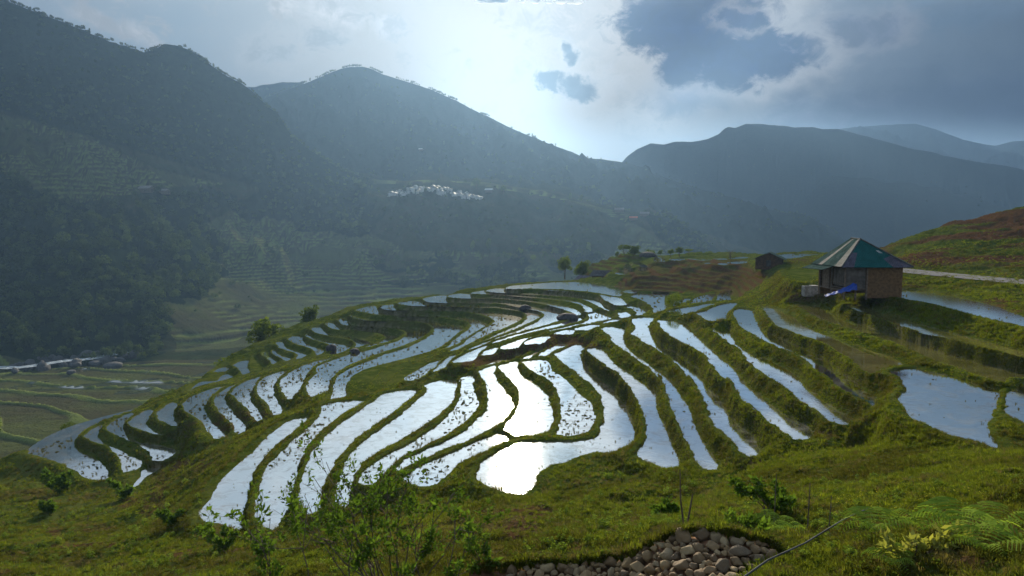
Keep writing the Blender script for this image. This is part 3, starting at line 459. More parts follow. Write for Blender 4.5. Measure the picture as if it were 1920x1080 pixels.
# paddy floors
fl = np.zeros_like(H); kk = np.array([dict(w=0, m=1, t=2, g=3)[p['k']] for p in PAD]); kin = np.where(inside >= 0, kk[np.clip(inside, 0, None)], -1)
zin = np.array([p['z'] for p in PAD])[np.clip(inside, 0, None)]
dep = np.minimum(-d1, .5)
mudn = fbm(GX / (.30 + .002 * GY), GY / (.30 + .002 * GY), 77, 3); mudl = fbm(GX / 4.5, GY / 4.5, 78, 3)
f_w = zin - .28 * dep - .05
f_m = zin - .02 - .10 * sst(dep, 0, .25) + .20 * (mudn - .5) * sst(mudl, .35, .65)
f_t = zin - .03 - .05 * sst(dep, 0, .2) + .26 * (mudn - .52) * (.3 + .7 * sst(mudl, .35, .6))
f_g = zin + .04 + .05 * (mudn - .5)
H = np.where(kin == 0, f_w, np.where(kin == 1, f_m, np.where(kin == 2, f_t, np.where(kin == 3, f_g, H))))
# level bed under the road
ROAD = [(1600, 497), (1640, 501), (1690, 506.5), (1750, 513), (1840, 521.5), (1920, 529), (2060, 542), (2200, 556)]
rd_ = np.array([w_z(u, v, -5.2) for u, v in ROAD]); dr_ = np.full(H.shape, 1e9); rgn = (GY > 35) & (GY < 130) & (GX > 18)
px_, py_ = GX[rgn], GY[rgn]; dd_ = np.full(px_.shape, 1e9)
for i in range(len(rd_) - 1):
    ax, ay = rd_[i, :2]; ex, ey = rd_[i + 1, :2] - rd_[i, :2]; t_ = np.clip(((px_ - ax) * ex + (py_ - ay) * ey) / (ex * ex + ey * ey), 0, 1); dd_ = np.minimum(dd_, np.hypot(px_ - ax - t_ * ex, py_ - ay - t_ * ey))
dr_[rgn] = dd_; k_ = (1 - sst(dr_, 2.6, 4.0)) * (inside < 0); H = H * (1 - k_) + (-5.24) * k_
# fall away beyond the rim into the valley
colu = azu(GX, GY); cr = azu(rim_p[:, 0], rim_p[:, 1]); o_ = np.argsort(cr)
ry_c = np.interp(colu[0], cr[o_], rim_p[o_, 1]); ry_c = ry_c * (1 + .004 * (vnoise(np.arange(NC) / 9., np.zeros(NC), 4) - .5))
past = GY - ry_c[None, :] - .8
kr = np.argmin(np.abs(GY - ry_c[None, :]), 0); zr = H[kr, np.arange(NC)]
drop = zr[None, :] - .45 * np.maximum(past, 0) - .006 * np.maximum(past, 0) ** 2 + lump * .12 * np.minimum(np.maximum(past, 0), 14)
drop = np.where(colu > 1640, zr[None, :] - .25 * np.maximum(past, 0) ** 1.05, drop)
H = np.where(past > 0, np.minimum(drop, H + 40), H); H = np.where((past > 0) & (past < 1.5), np.minimum(H, zr[None, :] + .1), H)
keep = (past < 75)
inside = np.where(past > 0, -1, inside); kin = np.where(past > 0, -1, kin)

def gz(x, y):
    x = np.asarray(x, float); y = np.asarray(y, float); r = np.clip(row_of(y), 0, NR - 1.001); c = np.clip(col_of(x / y), 0, NC - 1.001)
    a = r.astype(int); b = c.astype(int); fr = r - a; fc = c - b
    return (H[a, b] * (1 - fc) + H[a, b + 1] * fc) * (1 - fr) + (H[a + 1, b] * (1 - fc) + H[a + 1, b + 1] * fc) * fr
HU, HV = proj(GX, GY, H)
def near_at(u, v):
    """first ground point of the near hillside seen at (u, v)"""
    c = int(np.clip(np.argmin(np.abs(HU[200] - u)), 0, NC - 1)); ok = np.where(HV[:, c] <= v)[0]
    i = ok[0] if len(ok) else NR - 1
    return Vector((GX[i, c] + 0, GY[i, c], H[i, c]))

# --- soil marks of the ground itself
def mark(u, v, ru, rv, amt=1.0):
    global soil
    q = np.sqrt(((HU - u) / ru) ** 2 + ((HV - v) / rv) ** 2) + (fbm(GX / 1.3, GY / 1.3, int(u) % 97, 4) - .5) * 2.2
    soil = np.maximum(soil, (1 - sst(q, .45, 1.0)) * amt)
for a in [(975,975,55,40,.95),(880,985,90,35,.55),(800,1010,80,40,.5),(960,1040,70,30,.5),(1290,965,80,16,.55),(1250,945,30,14,.8),(1230,1000,120,20,.5),(1440,915,60,14,.6),(1400,870,40,12,.6),(1550,812,30,8,.7),
          (1800,970,90,20,.7),(1500,960,80,30,.35),(300,915,22,80,.8),(340,870,60,14,.8),(420,800,70,9,.7),(285,955,40,16,.7),(440,1050,60,10,.6),(60,930,60,16,.5),(420,1000,50,20,.5),(1150,930,26,9,.5),(1080,905,20,6,.5),(150,1022,90,6,.9),(460,780,60,9,.6),(1880,575,40,18,.8),(1450,520,30,6,.4),(1500,488,50,7,.5),(1500,560,50,12,.8),(1470,545,40,14,.5),
          (890,662,140,20,0),(1540,548,45,12,.6),(1640,545,80,6,.5),(1700,535,60,6,.6)]: mark(*a)
rs_ = np.random.default_rng(3)
for _ in range(46):
    u_ = rs_.uniform(0, 1920); mark(u_, rs_.uniform(945, 1075) if u_ > 250 else rs_.uniform(890, 1075), rs_.uniform(12, 50), rs_.uniform(5, 16), rs_.uniform(.45, .9))
hill = (HU > 1650) & (HV < 500) & (GY > 74)
soil = np.where(hill, np.maximum(soil, sst(fbm(GX / 9, GY / 9 + H / 2.5, 55, 4), .32, .46) * 1.0), soil)
cliff = inpoly(HU, HV, [(862,690),(870,672),(925,664),(975,650),(1010,640),(1035,626),(1060,628),(1120,640),(1130,655),(1060,650),(1010,655),(950,672),(880,692)]) & (kin < 0)
soil = np.where(cliff, .85, soil)
mud = np.where(kin == 0, .9, np.where(kin == 1, .75, np.where(kin == 2, .65, 0)))
gy_, gx_ = np.gradient(H, axis=0), np.gradient(H, axis=1)
sl_r = gy_ / np.gradient(GY, axis=0)
# sheets
def grid_faces(nr, nc, keepm):
    idx = np.arange(nr * nc).reshape(nr, nc); q = np.stack([idx[:-1, :-1], idx[:-1, 1:], idx[1:, 1:], idx[1:, :-1]], -1)
    k = keepm[:-1, :-1] & keepm[1:, 1:]; return q[k]
def sheet(name, X, Y, Z, keepm, attrs):
    Fq = grid_faces(*X.shape, keepm); used = np.unique(Fq); re = np.full(X.size, -1, np.int64); re[used] = np.arange(len(used))
    me = npmesh(name, np.stack([X.ravel()[used], Y.ravel()[used], Z.ravel()[used]], -1), re[Fq], True)
    for k, a in attrs.items(): attr(me, k, a.ravel()[used])
    return me

def ground_mat():
    m, n, o = mat("hillside_ground"); b = n.n('ShaderNodeBsdfPrincipled'); geo = n.n('ShaderNodeNewGeometry'); pos = geo.outputs['Position']
    def at(k): a = n.n('ShaderNodeAttribute', attribute_name=k); return a.outputs['Fac']
    big = n.noise(pos, .12, 4, .6); mid = n.noise(pos, .9, 5, .65); fin = n.noise(pos, 6, 4, .7)
    g = n.ramp(mid, [(.30, (.022, .036, .005)), (.45, (.040, .060, .008)), (.58, (.068, .088, .012)), (.72, (.105, .110, .024))])
    g = n.mix(n.sm(big, .45, .7), g, n.mix(.6, g, (.11, .115, .03)))
    g = n.mix(n.m('MULTIPLY', n.sm(fin, .45, .7), .5), g, (.10, .115, .024))
    # steep faces: darker, earthier growth
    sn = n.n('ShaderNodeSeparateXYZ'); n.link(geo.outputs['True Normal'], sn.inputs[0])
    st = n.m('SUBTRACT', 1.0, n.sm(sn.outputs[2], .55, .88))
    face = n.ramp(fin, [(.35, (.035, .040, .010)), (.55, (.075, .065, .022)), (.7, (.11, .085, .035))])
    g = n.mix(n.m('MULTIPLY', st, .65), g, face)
    g = n.mix(n.m('MULTIPLY', at('lip'), .8), g, n.mix(fin, (.045, .072, .010), (.095, .112, .020)))
    so = n.ramp(fin, [(.3, (.036, .019, .011)), (.5, (.078, .038, .021)), (.7, (.145, .075, .042))])
    g = n.mix(n.m('MULTIPLY', at('soil'), n.m('ADD', .55, n.m('MULTIPLY', mid, .7)), clamp=True), g, so)
    mu = n.mix(n.sm(mid, .35, .65), (.10, .085, .045), (.21, .18, .11))
    mu = n.mix(n.m('MULTIPLY', n.sm(fin, .48, .62), .6), mu, (.075, .095, .022))
    c = n.mix(at('mud'), g, mu)
    n.link(c, b.inputs['Base Color']); b.inputs['Roughness'].default_value = 1; b.inputs['Specular IOR Level'].default_value = 0
    bn = n.n('ShaderNodeBump'); bn.inputs['Strength'].default_value = .9; bn.inputs['Distance'].default_value = .12; n.link(n.m('ADD', n.m('MULTIPLY', fin, .6), n.noise(pos, 2.2, 5, .7)), bn.inputs['Height']); n.link(bn.outputs[0], b.inputs['Normal'])
    n.link(b.outputs[0], o.inputs[0]); return m
ground = link("ground", sheet("ground", GX, GY, H, keep, dict(soil=soil, mud=mud, lip=lip)), mat=ground_mat()); tag(ground, kind='structure')

# --- water of the paddies
def water_mat():
    m, n, o = mat("paddy_water"); geo = n.n('ShaderNodeNewGeometry'); pos = geo.outputs['Position']
    gl = n.n('ShaderNodeBsdfGlossy'); gl.inputs['Color'].default_value = (.97, .97, .95, 1); gl.inputs['Roughness'].default_value = .05
    df = n.n('ShaderNodeBsdfDiffuse'); mid = n.noise(pos, .35, 4, .6)
    n.link(n.mix(n.sm(mid, .35, .65), (.20, .185, .14), (.36, .345, .30)), df.inputs[0])
    bn = n.n('ShaderNodeBump'); bn.inputs['Strength'].default_value = .16; bn.inputs['Distance'].default_value = .012
    n.link(n.noise(pos, 5, 3, .5), bn.inputs['Height']); n.link(bn.outputs[0], gl.inputs['Normal'])
    fr = n.n('ShaderNodeFresnel'); fr.inputs[0].default_value = 1.6
    mx = n.n('ShaderNodeMixShader'); n.link(n.m('ADD', n.m('MULTIPLY', n.sm(n.noise(pos, .8, 6, .7, .8), .34, .56), .26), n.m('ADD', .42, n.m('MULTIPLY', fr.outputs[0], 1.0)), clamp=True), mx.inputs[0]); n.link(df.outputs[0], mx.inputs[1]); n.link(gl.outputs[0], mx.inputs[2]); n.link(mx.outputs[0], o.inputs[0])
    return m
WATER = water_mat()
MURKY = water_mat(); MURKY.name = "murky_water"
for nd in MURKY.node_tree.nodes:
    if nd.type == 'MATH' and nd.operation == 'ADD' and abs(nd.inputs[0].default_value - .42) < .01: nd.inputs[0].default_value = -.05
    if nd.type == 'MIX': nd.inputs[6].default_value = (.10, .095, .025, 1); nd.inputs[7].default_value = (.17, .155, .05, 1)
def poly_sheet(name, w, z, m):
    bm = bmesh.new(); vs = [bm.verts.new((float(a), float(b), z)) for a, b in w]; f = bm.faces.new(vs)
    if f.normal.z < 0: f.normal_flip()
    bmesh.ops.triangulate(bm, faces=[f]); bm.normal_update()
    for f in bm.faces:
        if f.normal.z < 0: f.normal_flip()
    me = bpy.data.meshes.new(name); bm.to_mesh(me); bm.free(); o = link(name, me, mat=m); return tag(o, kind='structure')
for p in PAD:
    if p['k'] == 'g': continue
    c = p['w'].mean(0); w = p['w']; nx = np.roll(w, -1, 0) - np.roll(w, 1, 0); nn = np.stack([nx[:, 1], -nx[:, 0]], -1); nn /= np.hypot(nn[:, 0], nn[:, 1])[:, None] + 1e-9
    area = .5 * np.sum(w[:, 0] * np.roll(w[:, 1], -1) - w[:, 1] * np.roll(w[:, 0], -1))
    poly_sheet("paddy_water", w + nn * (1 if area > 0 else -1) * .10, p['z'], MURKY if p['name'] in ('Rb', 'Rc', 'Rd') else WATER)

# ------------------------------------------------------------------ valley and mountains
UK = [-500, 0, 150, 300, 400, 500, 600, 700, 850, 1000, 1200, 1350, 1450, 1600, 1800, 2400]
def tab(vs, ys): return vs, ys
# rows from near to far: (v at UK, y at UK)
ROWS = [
 ([740,702,688,660,648,622,602,578,560,540,518,512,508,520,525,530], [325,318,338,372,396,440,500,540,580,600,700,720,740,800,850,900]),
 ([738,700,686,658,646,620,600,576,558,539,517,511,507,519,524,529], [341,334,354,388,412,456,516,556,596,616,716,736,756,820,870,920]),
 ([700,668,654,640,630,612,592,566,548,532,512,508,504,518,523,528], [352,345,365,398,422,466,530,575,620,640,735,750,765,840,890,940]),
 ([600,560,560,560,580,560,540,528,520,512,500,502,500,516,521,526], [440,430,430,450,480,560,620,650,680,680,745,765,800,900,950,1000]),
 ([480,440,450,480,500,490,480,478,480,475,478,497,498,515,520,525], [540,530,530,540,590,650,710,720,735,745,790,805,850,950,1000,1050]),
 ([370,340,370,400,430,425,425,438,440,438,452,491,496,514,519,524], [650,640,620,640,720,780,830,800,815,825,860,860,900,1000,1050,1100]),
 ([250,220,260,310,345,345,365,400,398,408,430,485,492,512,518,523], [840,820,800,800,850,900,930,880,890,905,920,910,950,1100,1150,1200]),
 ([120,105,150,200,255,260,320,365,356,375,412,479,490,510,516,522], [960,950,940,950,980,1000,1000,1000,1010,1005,980,955,990,1150,1200,1250]),
]
R1 = [(-500,-160,1010),(0,-25,1000),(45,0,1000),(100,24,1005),(160,46,1010),(230,76,1020),(270,90,1030),(292,96,1035),(305,92,1040),(325,83,1045),(350,79,1050),(372,86,1050),(392,98,1050),(430,129,1050),(465,150,1050),(485,166,1050),(500,182,1050),(515,196,1050),(528,206,1048),(540,230,1045),(552,250,1040),(575,272,1040),(600,290,1040),(640,315,1045),(680,330,1055),(720,338,1060),(850,337,1080),(930,345,1075),(1000,354,1070),(1080,374,1055),(1180,396,1020),(1210,401,1010),(1250,408,1000),(1285,428,990),(1320,450,975),(1350,473,960),(1400,486,1000),(1450,488,1020),(1600,508,1200),(1800,515,1250),(2400,520,1300)]
DIP1 = ([200,60,180,220,240,262,330,345,345,360,405,470,486,506,512,518], [1250,1250,1250,1250,1250,1280,1280,1250,1240,1230,1180,1150,1150,1300,1350,1400])
M2F = ([220,100,180,220,240,260,262,262,268,310,368,428,466,500,508,515], [1450,1450,1450,1450,1450,1500,1500,1500,1500,1500,1420,1380,1380,1500,1550,1600])
R2 = [(-500,240,2000),(0,240,2000),(300,240,2000),(430,235,2000),(470,215,2000),(500,188,2000),(520,178,2000),(545,168,2000),(580,156,2000),(620,138,2000),(645,128,2000),(665,123,2000),(688,122,2000),(705,127,2000),(722,136,2000),(780,155,2000),(815,168,2000),(850,185,2000),(900,211,2020),(960,240,2040),(1020,266,2050),(1070,284,2050),(1095,297,2060),(1125,298,2060),(1160,304,2050),(1200,319,2050),(1300,351,2000),(1400,378,1950),(1440,392,1900),(1470,399,1880),(1490,398,1850),(1515,407,1820),(1545,424,1800),(1570,442,1780),(1590,462,1760),(1650,500,1800),(1800,508,1800),(2400,512,1800)]
DIP2 = ([300,300,300,300,300,240,240,240,280,330,400,450,470,470,465,460], [2130]*16)
R2B = [(-500,320,2600),(300,250,2600),(420,175,2600),(470,158,2600),(490,160,2600),(510,156,2600),(540,150,2600),(570,151,2600),(590,157,2600),(640,180,2600),(700,220,2600),(1000,330,2600),(1150,410,2500),(1300,430,2420),(1400,445,2335),(1440,432,2292),(1465,400,2266),(1500,376,2249),(1520,352,2249),(1540,331,2249),(1560,327,2249),(1590,331,2249),(1650,338,2266),(1720,345,2292),(1800,362,2335),(1860,384,2335),(1920,402,2335),(2100,430,2335),(2400,440,2335)]
DIP3 = ([330,330,330,330,330,300,300,300,330,380,425,430,425,400,425,440], [2520]*16)
R3 = [(-500,380,2800),(900,400,2800),(1100,345,2800),(1150,318,2800),(1170,294,2800),(1190,276,2800),(1215,265,2800),(1240,268,2800),(1262,263,2800),(1290,264,2800),(1320,258,2800),(1340,249,2800),(1352,238,2800),(1358,235,2800),(1370,237,2800),(1388,230,2800),(1420,230,2800),(1480,237,2800),(1560,241,2830),(1620,257,2830),(1700,279,2830),(1780,294,2860),(1850,307,2860),(1920,318,2860),(2100,340,2860),(2400,380,2860)]
DIP4 = ([420]*11 + [380, 360, 330, 380, 400], [3600]*16)
R4 = [(-500,420,5200),(1200,420,5200),(1400,300,5200),(1500,255,5200),(1560,242,5200),(1640,233,5200),(1700,232,5200),(1740,242,5200),(1790,262,5200),(1850,273,5200),(1880,265,5200),(1925,262,5200),(2000,280,5200),(2400,330,5200)]
FC = 900; FRR = np.concatenate([85 * 1.0045 ** np.arange(0, 560), 85 * 1.0045 ** 560 * 1.011 ** np.arange(1, 186)])
fu = np.linspace(-350, 2300, FC); ft = (fu - 960) / FPX / math.cos(PITCH)
def col_uv(u, v, y):                       # height at azimuth u whose image row is v at distance y
    t = (540 - v) / FPX; c, s_ = math.cos(PITCH), math.sin(PITCH); return y * (-s_ + t * c) / (c + t * s_)
def line(L):
    if isinstance(L, tuple): v = np.interp(fu, UK, L[0]); y = np.interp(fu, UK, L[1])
    else: a = np.array(L, float); v = np.interp(fu, a[:, 0], a[:, 1]); y = np.interp(fu, a[:, 0], a[:, 2])
    return y, col_uv(fu, v, y)
KL = [(np.full(FC, 60.), np.interp(fu, [-500, 1000, 1600, 2400], [-62, -64, -74, -78.])), (np.full(FC, 210.), np.interp(fu, [-500, 600, 1000, 1600, 2400], [-62.5, -64, -68, -80, -85.]))]
for L in ROWS + [R1, DIP1, M2F, R2, DIP2, R2B, DIP3, R3, DIP4, R4]: KL.append(line(L))
KL.append((np.full(FC, 7000.), np.full(FC, -60.)))
KY = np.array([k[0] for k in KL]); KZ = np.array([k[1] for k in KL])
crest = {len(ROWS) + 2: 1, len(ROWS) + 5: 1, len(ROWS) + 7: 1, len(ROWS) + 9: 1, len(ROWS) + 11: 1}
FX = ft[None, :] * FRR[:, None]; FY = np.repeat(FRR[:, None], FC, 1); FZ = np.zeros_like(FX); FN = np.ones_like(FX)
for c in range(FC):
    FZ[:, c] = np.interp(FRR, KY[:, c], KZ[:, c])
    for k in crest:
        dy = np.abs(FRR - KY[k, c]) / KY[k, c]; FN[:, c] = np.minimum(FN[:, c], .05 + sst(dy, 0, .13))
# relief: gullies and spurs, self-similar with distance
la = fu[None, :] / 100.0 + 0 * FY; lb = np.log(FY) * 9
g1 = 1 - np.abs(2 * fbm(la * 1.15 + .35 * lb, lb * .45, 41, 5) - 1); g2 = fbm(la * 3.5, lb * 1.6, 43, 5)
hillm = sst(FZ, -58, -20) ; 
FU0, FV0 = proj(FX, FY, FZ)
FZ = FZ + FY * (.050 * (g1 - .72) + .030 * (g2 - .5)) * hillm * FN
FZ += FY * .004 * (fbm(FX / 8, FY / 8, 44, 3) - .5) * sst(FY, 300, 400) * FN
# river bed and flat fields: nothing higher than the banks
FU, FV = proj(FX, FY, FZ)
# field terraces
cultiv = inpoly(FU, FV, [(330,640),(300,590),(310,560),(400,520),(415,470),(380,425),(430,395),(500,400),(600,430),(700,440),(760,470),(1150,480),(1180,400),(1080,378),(850,340),(700,345),(690,300),(800,290),(1000,350),(1400,500),(1300,560),(600,640),(330,660)]) & (FY > 330) & (FY < 1100)
cultiv |= inpoly(FU, FV, [(0,215),(150,250),(300,320),(420,345),(330,350),(150,380),(60,360),(0,340)]) & (FY > 500) & (FY < 1100)
hstep = 2.0 + FY * .0022
pt_ = _h(np.floor(FX / 70 + 1.5 * fbm(FX / 90, FY / 90, 58, 2)), np.floor(FY / 60 + 1.5 * fbm(FX / 90, FY / 90, 59, 2)), 6)
q = FZ / hstep * (.75 + .6 * pt_) + 3.2 * (fbm(FX / 75, FY / 75, 51, 4) - .5) + pt_ * 3; pamp = sst(fbm(FX / 55, FY / 55, 57, 3), .36, .55); fq = q - np.floor(q)
FZ = np.where(cultiv, FZ + (sst(fq, .55, 1) - fq) * hstep * .6 * pamp, FZ)
# valley-floor fields (left): low curved bunds
flat = (FY < 345 + .0 * FY) & (FY > 100) & (FU < 1000)
vq = (FZ * 0 + (FX * .35 + FY * .9) / 17 + 2.2 * (fbm(FX / 70, FY / 50, 61, 3) - .5)); vf = vq - np.floor(vq)
cellr = _h(np.floor(vq), np.floor(FX / 60 + 1.2 * fbm(FX / 50, FY / 50, 62, 2)), 8)
FZ = np.where(flat, FZ + (sst(vf, .8, 1) * 1.1 - vf * 0) * 1.0 + (cellr - .5) * .5, FZ)
lipf = np.where(cultiv, pamp * .8 * sst(fq, .25, .5) * (1 - sst(fq, .62, .75)), np.where(flat, sst(vf, .84, .9) * .8, 0))
riser = np.where(cultiv, sst(fq, .6, .75) * pamp, 0)
jx = 60 * (fbm(FX / 28, FY / 28, 66, 3) - .5); jy = 50 * (fbm(FX / 30, FY / 30, 67, 3) - .5)
forest = (inpoly(FU + jx, FV + jy, [(-400,330),(0,332),(60,352),(140,378),(250,398),(340,350),(450,362),(560,340),(640,365),(720,395),(705,440),(640,440),(560,428),(470,396),(400,390),(372,420),(412,458),(422,510),(382,560),(300,566),(312,640),(298,665),(200,690),(0,690),(-400,720)]) & (FY > 345) & (FY < 900)).astype(float)
forest = np.maximum(forest, ((FV < 205 + .3 * FU) & (FU < 690) & (FY > 780) & (FY < 1120)) * 1.0)
forest = np.maximum(forest, (inpoly(FU, FV, [(1205,398),(1262,404),(1352,472),(1290,478),(1235,450)]) & (FY < 1100)) * 1.0)
forest = np.maximum(forest, ((FY > 1200)) * .8)
forest = np.maximum(forest, (inpoly(FU + jx, FV + jy, [(840,478),(900,468),(1000,466),(1115,458),(1130,500),(1000,528),(860,545),(740,530),(700,500)]) & (FY > 430) & (FY < 900)) * 1.0 * (fbm(FX / 25, FY / 25, 69, 2) > .5))
field = np.clip(np.where(flat, 1, 0) + cultiv, 0, 1)
wet = np.where(flat, sst(fbm(FX / 14, FY / 9, 64, 3), .52, .62) * (cellr > .45), 0) * ((FV < 745) & (FV > 660))
past_f = np.interp(fu, azu(rim_p[:, 0], rim_p[:, 1])[o_], rim_p[o_, 1])
keepf = FY > (past_f[None, :] * 1.0 + 8)
def far_mat():
    m, n, o = mat("mountain_ground"); b = n.n('ShaderNodeBsdfPrincipled'); pos = n.n('ShaderNodeNewGeometry').outputs['Position']
    def at(k): a = n.n('ShaderNodeAttribute', attribute_name=k); return a.outputs['Fac']
    mp = n.n('ShaderNodeMapping'); n.link(pos, mp.inputs[0]); P = mp.outputs[0]
    a1 = n.noise(P, .02, 6, .65); a2 = n.noise(P, .12, 5, .7); a3 = n.noise(P, .6, 4, .7)
    hillc = n.ramp(a1, [(.3, (.018, .028, .012)), (.5, (.038, .042, .018)), (.7, (.062, .054, .028))])
    hillc = n.mix(n.m('MULTIPLY', n.sm(a2, .45, .65), .6), hillc, (.035, .055, .022))
    fieldc = n.mix(n.sm(a1, .4, .6), (.060, .056, .028), (.080, .092, .030))
    fieldc = n.mix(n.m('MULTIPLY', n.sm(a3, .4, .65), .5), fieldc, (.05, .06, .03))
    c = n.mix(at('field'), hillc, fieldc)
    c = n.mix(n.m('MULTIPLY', at('riser'), .7), c, (.04, .036, .022))
    c = n.mix(n.m('MULTIPLY', at('lip'), .85), c, n.mix(a2, (.13, .18, .035), (.20, .23, .07)))
    c = n.mix(at('forest'), c, n.ramp(a2, [(.3, (.007, .014, .008)), (.6, (.018, .030, .014)), (.75, (.028, .040, .018))]))
    n.link(c, b.inputs['Base Color']); b.inputs['Roughness'].default_value = 1; b.inputs['Specular IOR Level'].default_value = 0
    bn = n.n('ShaderNodeBump'); bn.inputs['Strength'].default_value = 1; bn.inputs['Distance'].default_value = 2.5; n.link(n.m('ADD', a2, n.m('MULTIPLY', a3, .35)), bn.inputs['Height']); n.link(bn.outputs[0], b.inputs['Normal'])
    gl = n.n('ShaderNodeBsdfGlossy'); gl.inputs['Roughness'].default_value = .12; gl.inputs[0].default_value = (.8, .8, .8, 1)
    mx = n.n('ShaderNodeMixShader'); n.link(n.m('MULTIPLY', at('wet'), .6), mx.inputs[0]); n.link(b.outputs[0], mx.inputs[1]); n.link(gl.outputs[0], mx.inputs[2])
    n.link(mx.outputs[0], o.inputs[0]); return m
mount = link("mountains", sheet("mountains", FX, FY, FZ, keepf, dict(forest=forest, field=field, lip=lipf, riser=riser, wet=wet)), mat=far_mat()); tag(mount, kind='structure')
FU, FV = proj(FX, FY, FZ)
def far_at(u, v, ymin=0):
    c = int(np.clip(np.argmin(np.abs(fu - u)), 0, FC - 1)); ok = np.where((FV[:, c] <= v) & (FY[:, c] > max(ymin, past_f[c] + 10)))[0]
    if not len(ok): return None
    i = ok[0]; return Vector((FX[i, c], FY[i, c], FZ[i, c]))
# river: white water between the near bank and the cliff
def ribbon(name, pts, wid, m, dz=.004, kind='structure', zfun=None):
    bm = bmesh.new(); prev = None; n = len(pts)
    for i, p in enumerate(pts):
        p = Vector(p); a = Vector(pts[max(0, i - 1)]); b = Vector(pts[min(n - 1, i + 1)]); d = (b - a); d.z = 0; d.normalize(); s = Vector((-d.y, d.x, 0)) * (wid[i] if isinstance(wid, (list, tuple)) else wid) / 2
        row = [bm.verts.new(p + s * f + Vector((0, 0, dz))) for f in (-1, -.5, 0, .5, 1)]
        if prev: [bm.faces.new((prev[j], row[j], row[j + 1], prev[j + 1])) for j in range(4)]
        prev = row
    bmesh.ops.recalc_face_normals(bm, faces=bm.faces); me = bpy.data.meshes.new(name); bm.to_mesh(me); bm.free()
    return tag(link(name, me, mat=m), kind=kind)
def river_mat():
    m, n, o = mat("river_water"); b = n.n('ShaderNodeBsdfPrincipled'); pos = n.n('ShaderNodeNewGeometry').outputs['Position']
    f = n.noise(pos, .7, 5, .7, 1.0); n.link(n.ramp(f, [(.38, (.06, .09, .10)), (.50, (.35, .42, .45)), (.60, (.85, .88, .9))]), b.inputs['Base Color']); b.inputs['Roughness'].default_value = .3
    n.link(b.outputs[0], o.inputs[0]); return m
riv = []
for i, u in enumerate(np.arange(-300, 262, 12)):
    y = np.interp(u, UK, ROWS[0][1]) + 8; z = float(np.interp(y, KY[:, np.argmin(np.abs(fu - u))], KZ[:, np.argmin(np.abs(fu - u))])) + .25 - .0
    z = float(np.interp(u, [-300, 0, 230, 460], [-68.2, -67.6, -66.5, -64.5])) 
    riv.append(((u - 960) / FPX * y, y + 2.5 * math.sin(i * .6), z))
# bed below the water
ribbon("river", riv, 6.5, river_mat())

# ------------------------------------------------------------------ plants
rng = np.random.default_rng(7); random.seed(11)
def quads(C, A, B):
    """quads with centres C and half axes A, B -> verts, faces"""
    V = np.stack([C - A - B * .25, C + A * .1 - B, C + A + B * .2, C + A * .1 + B], 1).reshape(-1, 3)
    F = np.arange(len(V)).reshape(-1, 4); return V, F
def leaf_cloud(n, lobes, size, rng, droop=.2):
    """leaf quads through the volume of several lobes (x, y, z, rx, ry, rz)"""
    L = np.array(lobes); wt_ = L[:, 3] * L[:, 4] * L[:, 5]; k = rng.choice(len(L), n, p=wt_ / wt_.sum())
    d = rng.normal(size=(n, 3)); d /= np.linalg.norm(d, axis=1)[:, None]; r = rng.uniform(.25, 1, n) ** .45
    # leaves gather in clumps
    C = L[k, :3] + d * r[:, None] * L[k, 3:6]
    cl = rng.normal(size=(max(6, n // 22), 3)); cl /= np.linalg.norm(cl, axis=1)[:, None]
    C += .10 * L[k, 3:6] * np.sin(C[:, [1, 2, 0]] * 14 + 2 * C[:, [2, 0, 1]])
    A = rng.normal(size=(n, 3)); A[:, 2] = A[:, 2] * .6 - droop; A /= np.linalg.norm(A, axis=1)[:, None]
    B = np.cross(A, rng.normal(size=(n, 3))); B /= np.linalg.norm(B, axis=1)[:, None]; s = size * rng.uniform(.6, 1.4, n)[:, None]
    return quads(C, A * s, B * s * .55)
def merge(parts):
    V = []; F = []; o = 0
    for v, f in parts: V.append(v); F.append(f + o); o += len(v)
    return np.concatenate(V), np.concatenate(F)
def tube(pts, rad, k=6):
    P = [Vector(p) for p in pts]; V = []; F = []
    for i, p in enumerate(P):
        d = (P[min(i + 1, len(P) - 1)] - P[max(i - 1, 0)]).normalized(); a = d.orthogonal().normalized(); b = d.cross(a)
        for j in range(k):
            t = 2 * math.pi * j / k; V.append(p + (a * math.cos(t) + b * math.sin(t)) * rad[i])
    for i in range(len(P) - 1):
        for j in range(k): F.append((i * k + j, i * k + (j + 1) % k, (i + 1) * k + (j + 1) % k, (i + 1) * k + j))
    return np.array([tuple(v) for v in V]), np.array(F)
def foliage_mat(name, dark, light, trans=.35, sc=3, wo=.35, big=False):
    m, n, o = mat(name); g = n.n('ShaderNodeNewGeometry'); ri = g.outputs['Random Per Island']; ob = n.n('ShaderNodeObjectInfo').outputs['Random']
    pos = g.outputs['Position']; f = n.noise(pos, sc, 3, .6)
    t = n.m('ADD', n.m('MULTIPLY', ri, .45), n.m('ADD', n.m('MULTIPLY', n.m('POWER', ob, 1.6), wo), n.m('MULTIPLY', f, .35)), clamp=True)
    c = n.mix(t, dark + (1,), light + (1,)); d = n.n('ShaderNodeBsdfDiffuse')
    if big: c = n.mix(n.m('MULTIPLY', n.sm(n.noise(pos, .22, 6, .7), .42, .58), .85), c, n.mix(t, (.022, .026, .006, 1), (.12, .105, .03, 1)))
    n.link(c, d.inputs[0]); tr = n.n('ShaderNodeBsdfTranslucent')
    n.link(n.mix(1.0, c, (1.5, 1.55, .7, 1), 'MULTIPLY'), tr.inputs[0]); mx = n.n('ShaderNodeMixShader'); mx.inputs[0].default_value = trans
    n.link(d.outputs[0], mx.inputs[1]); n.link(tr.outputs[0], mx.inputs[2]); n.link(mx.outputs[0], o.inputs[0]); return m
M_FOREST = foliage_mat("forest_leaves", (.006, .014, .008), (.075, .105, .038), .3, .05, .7)
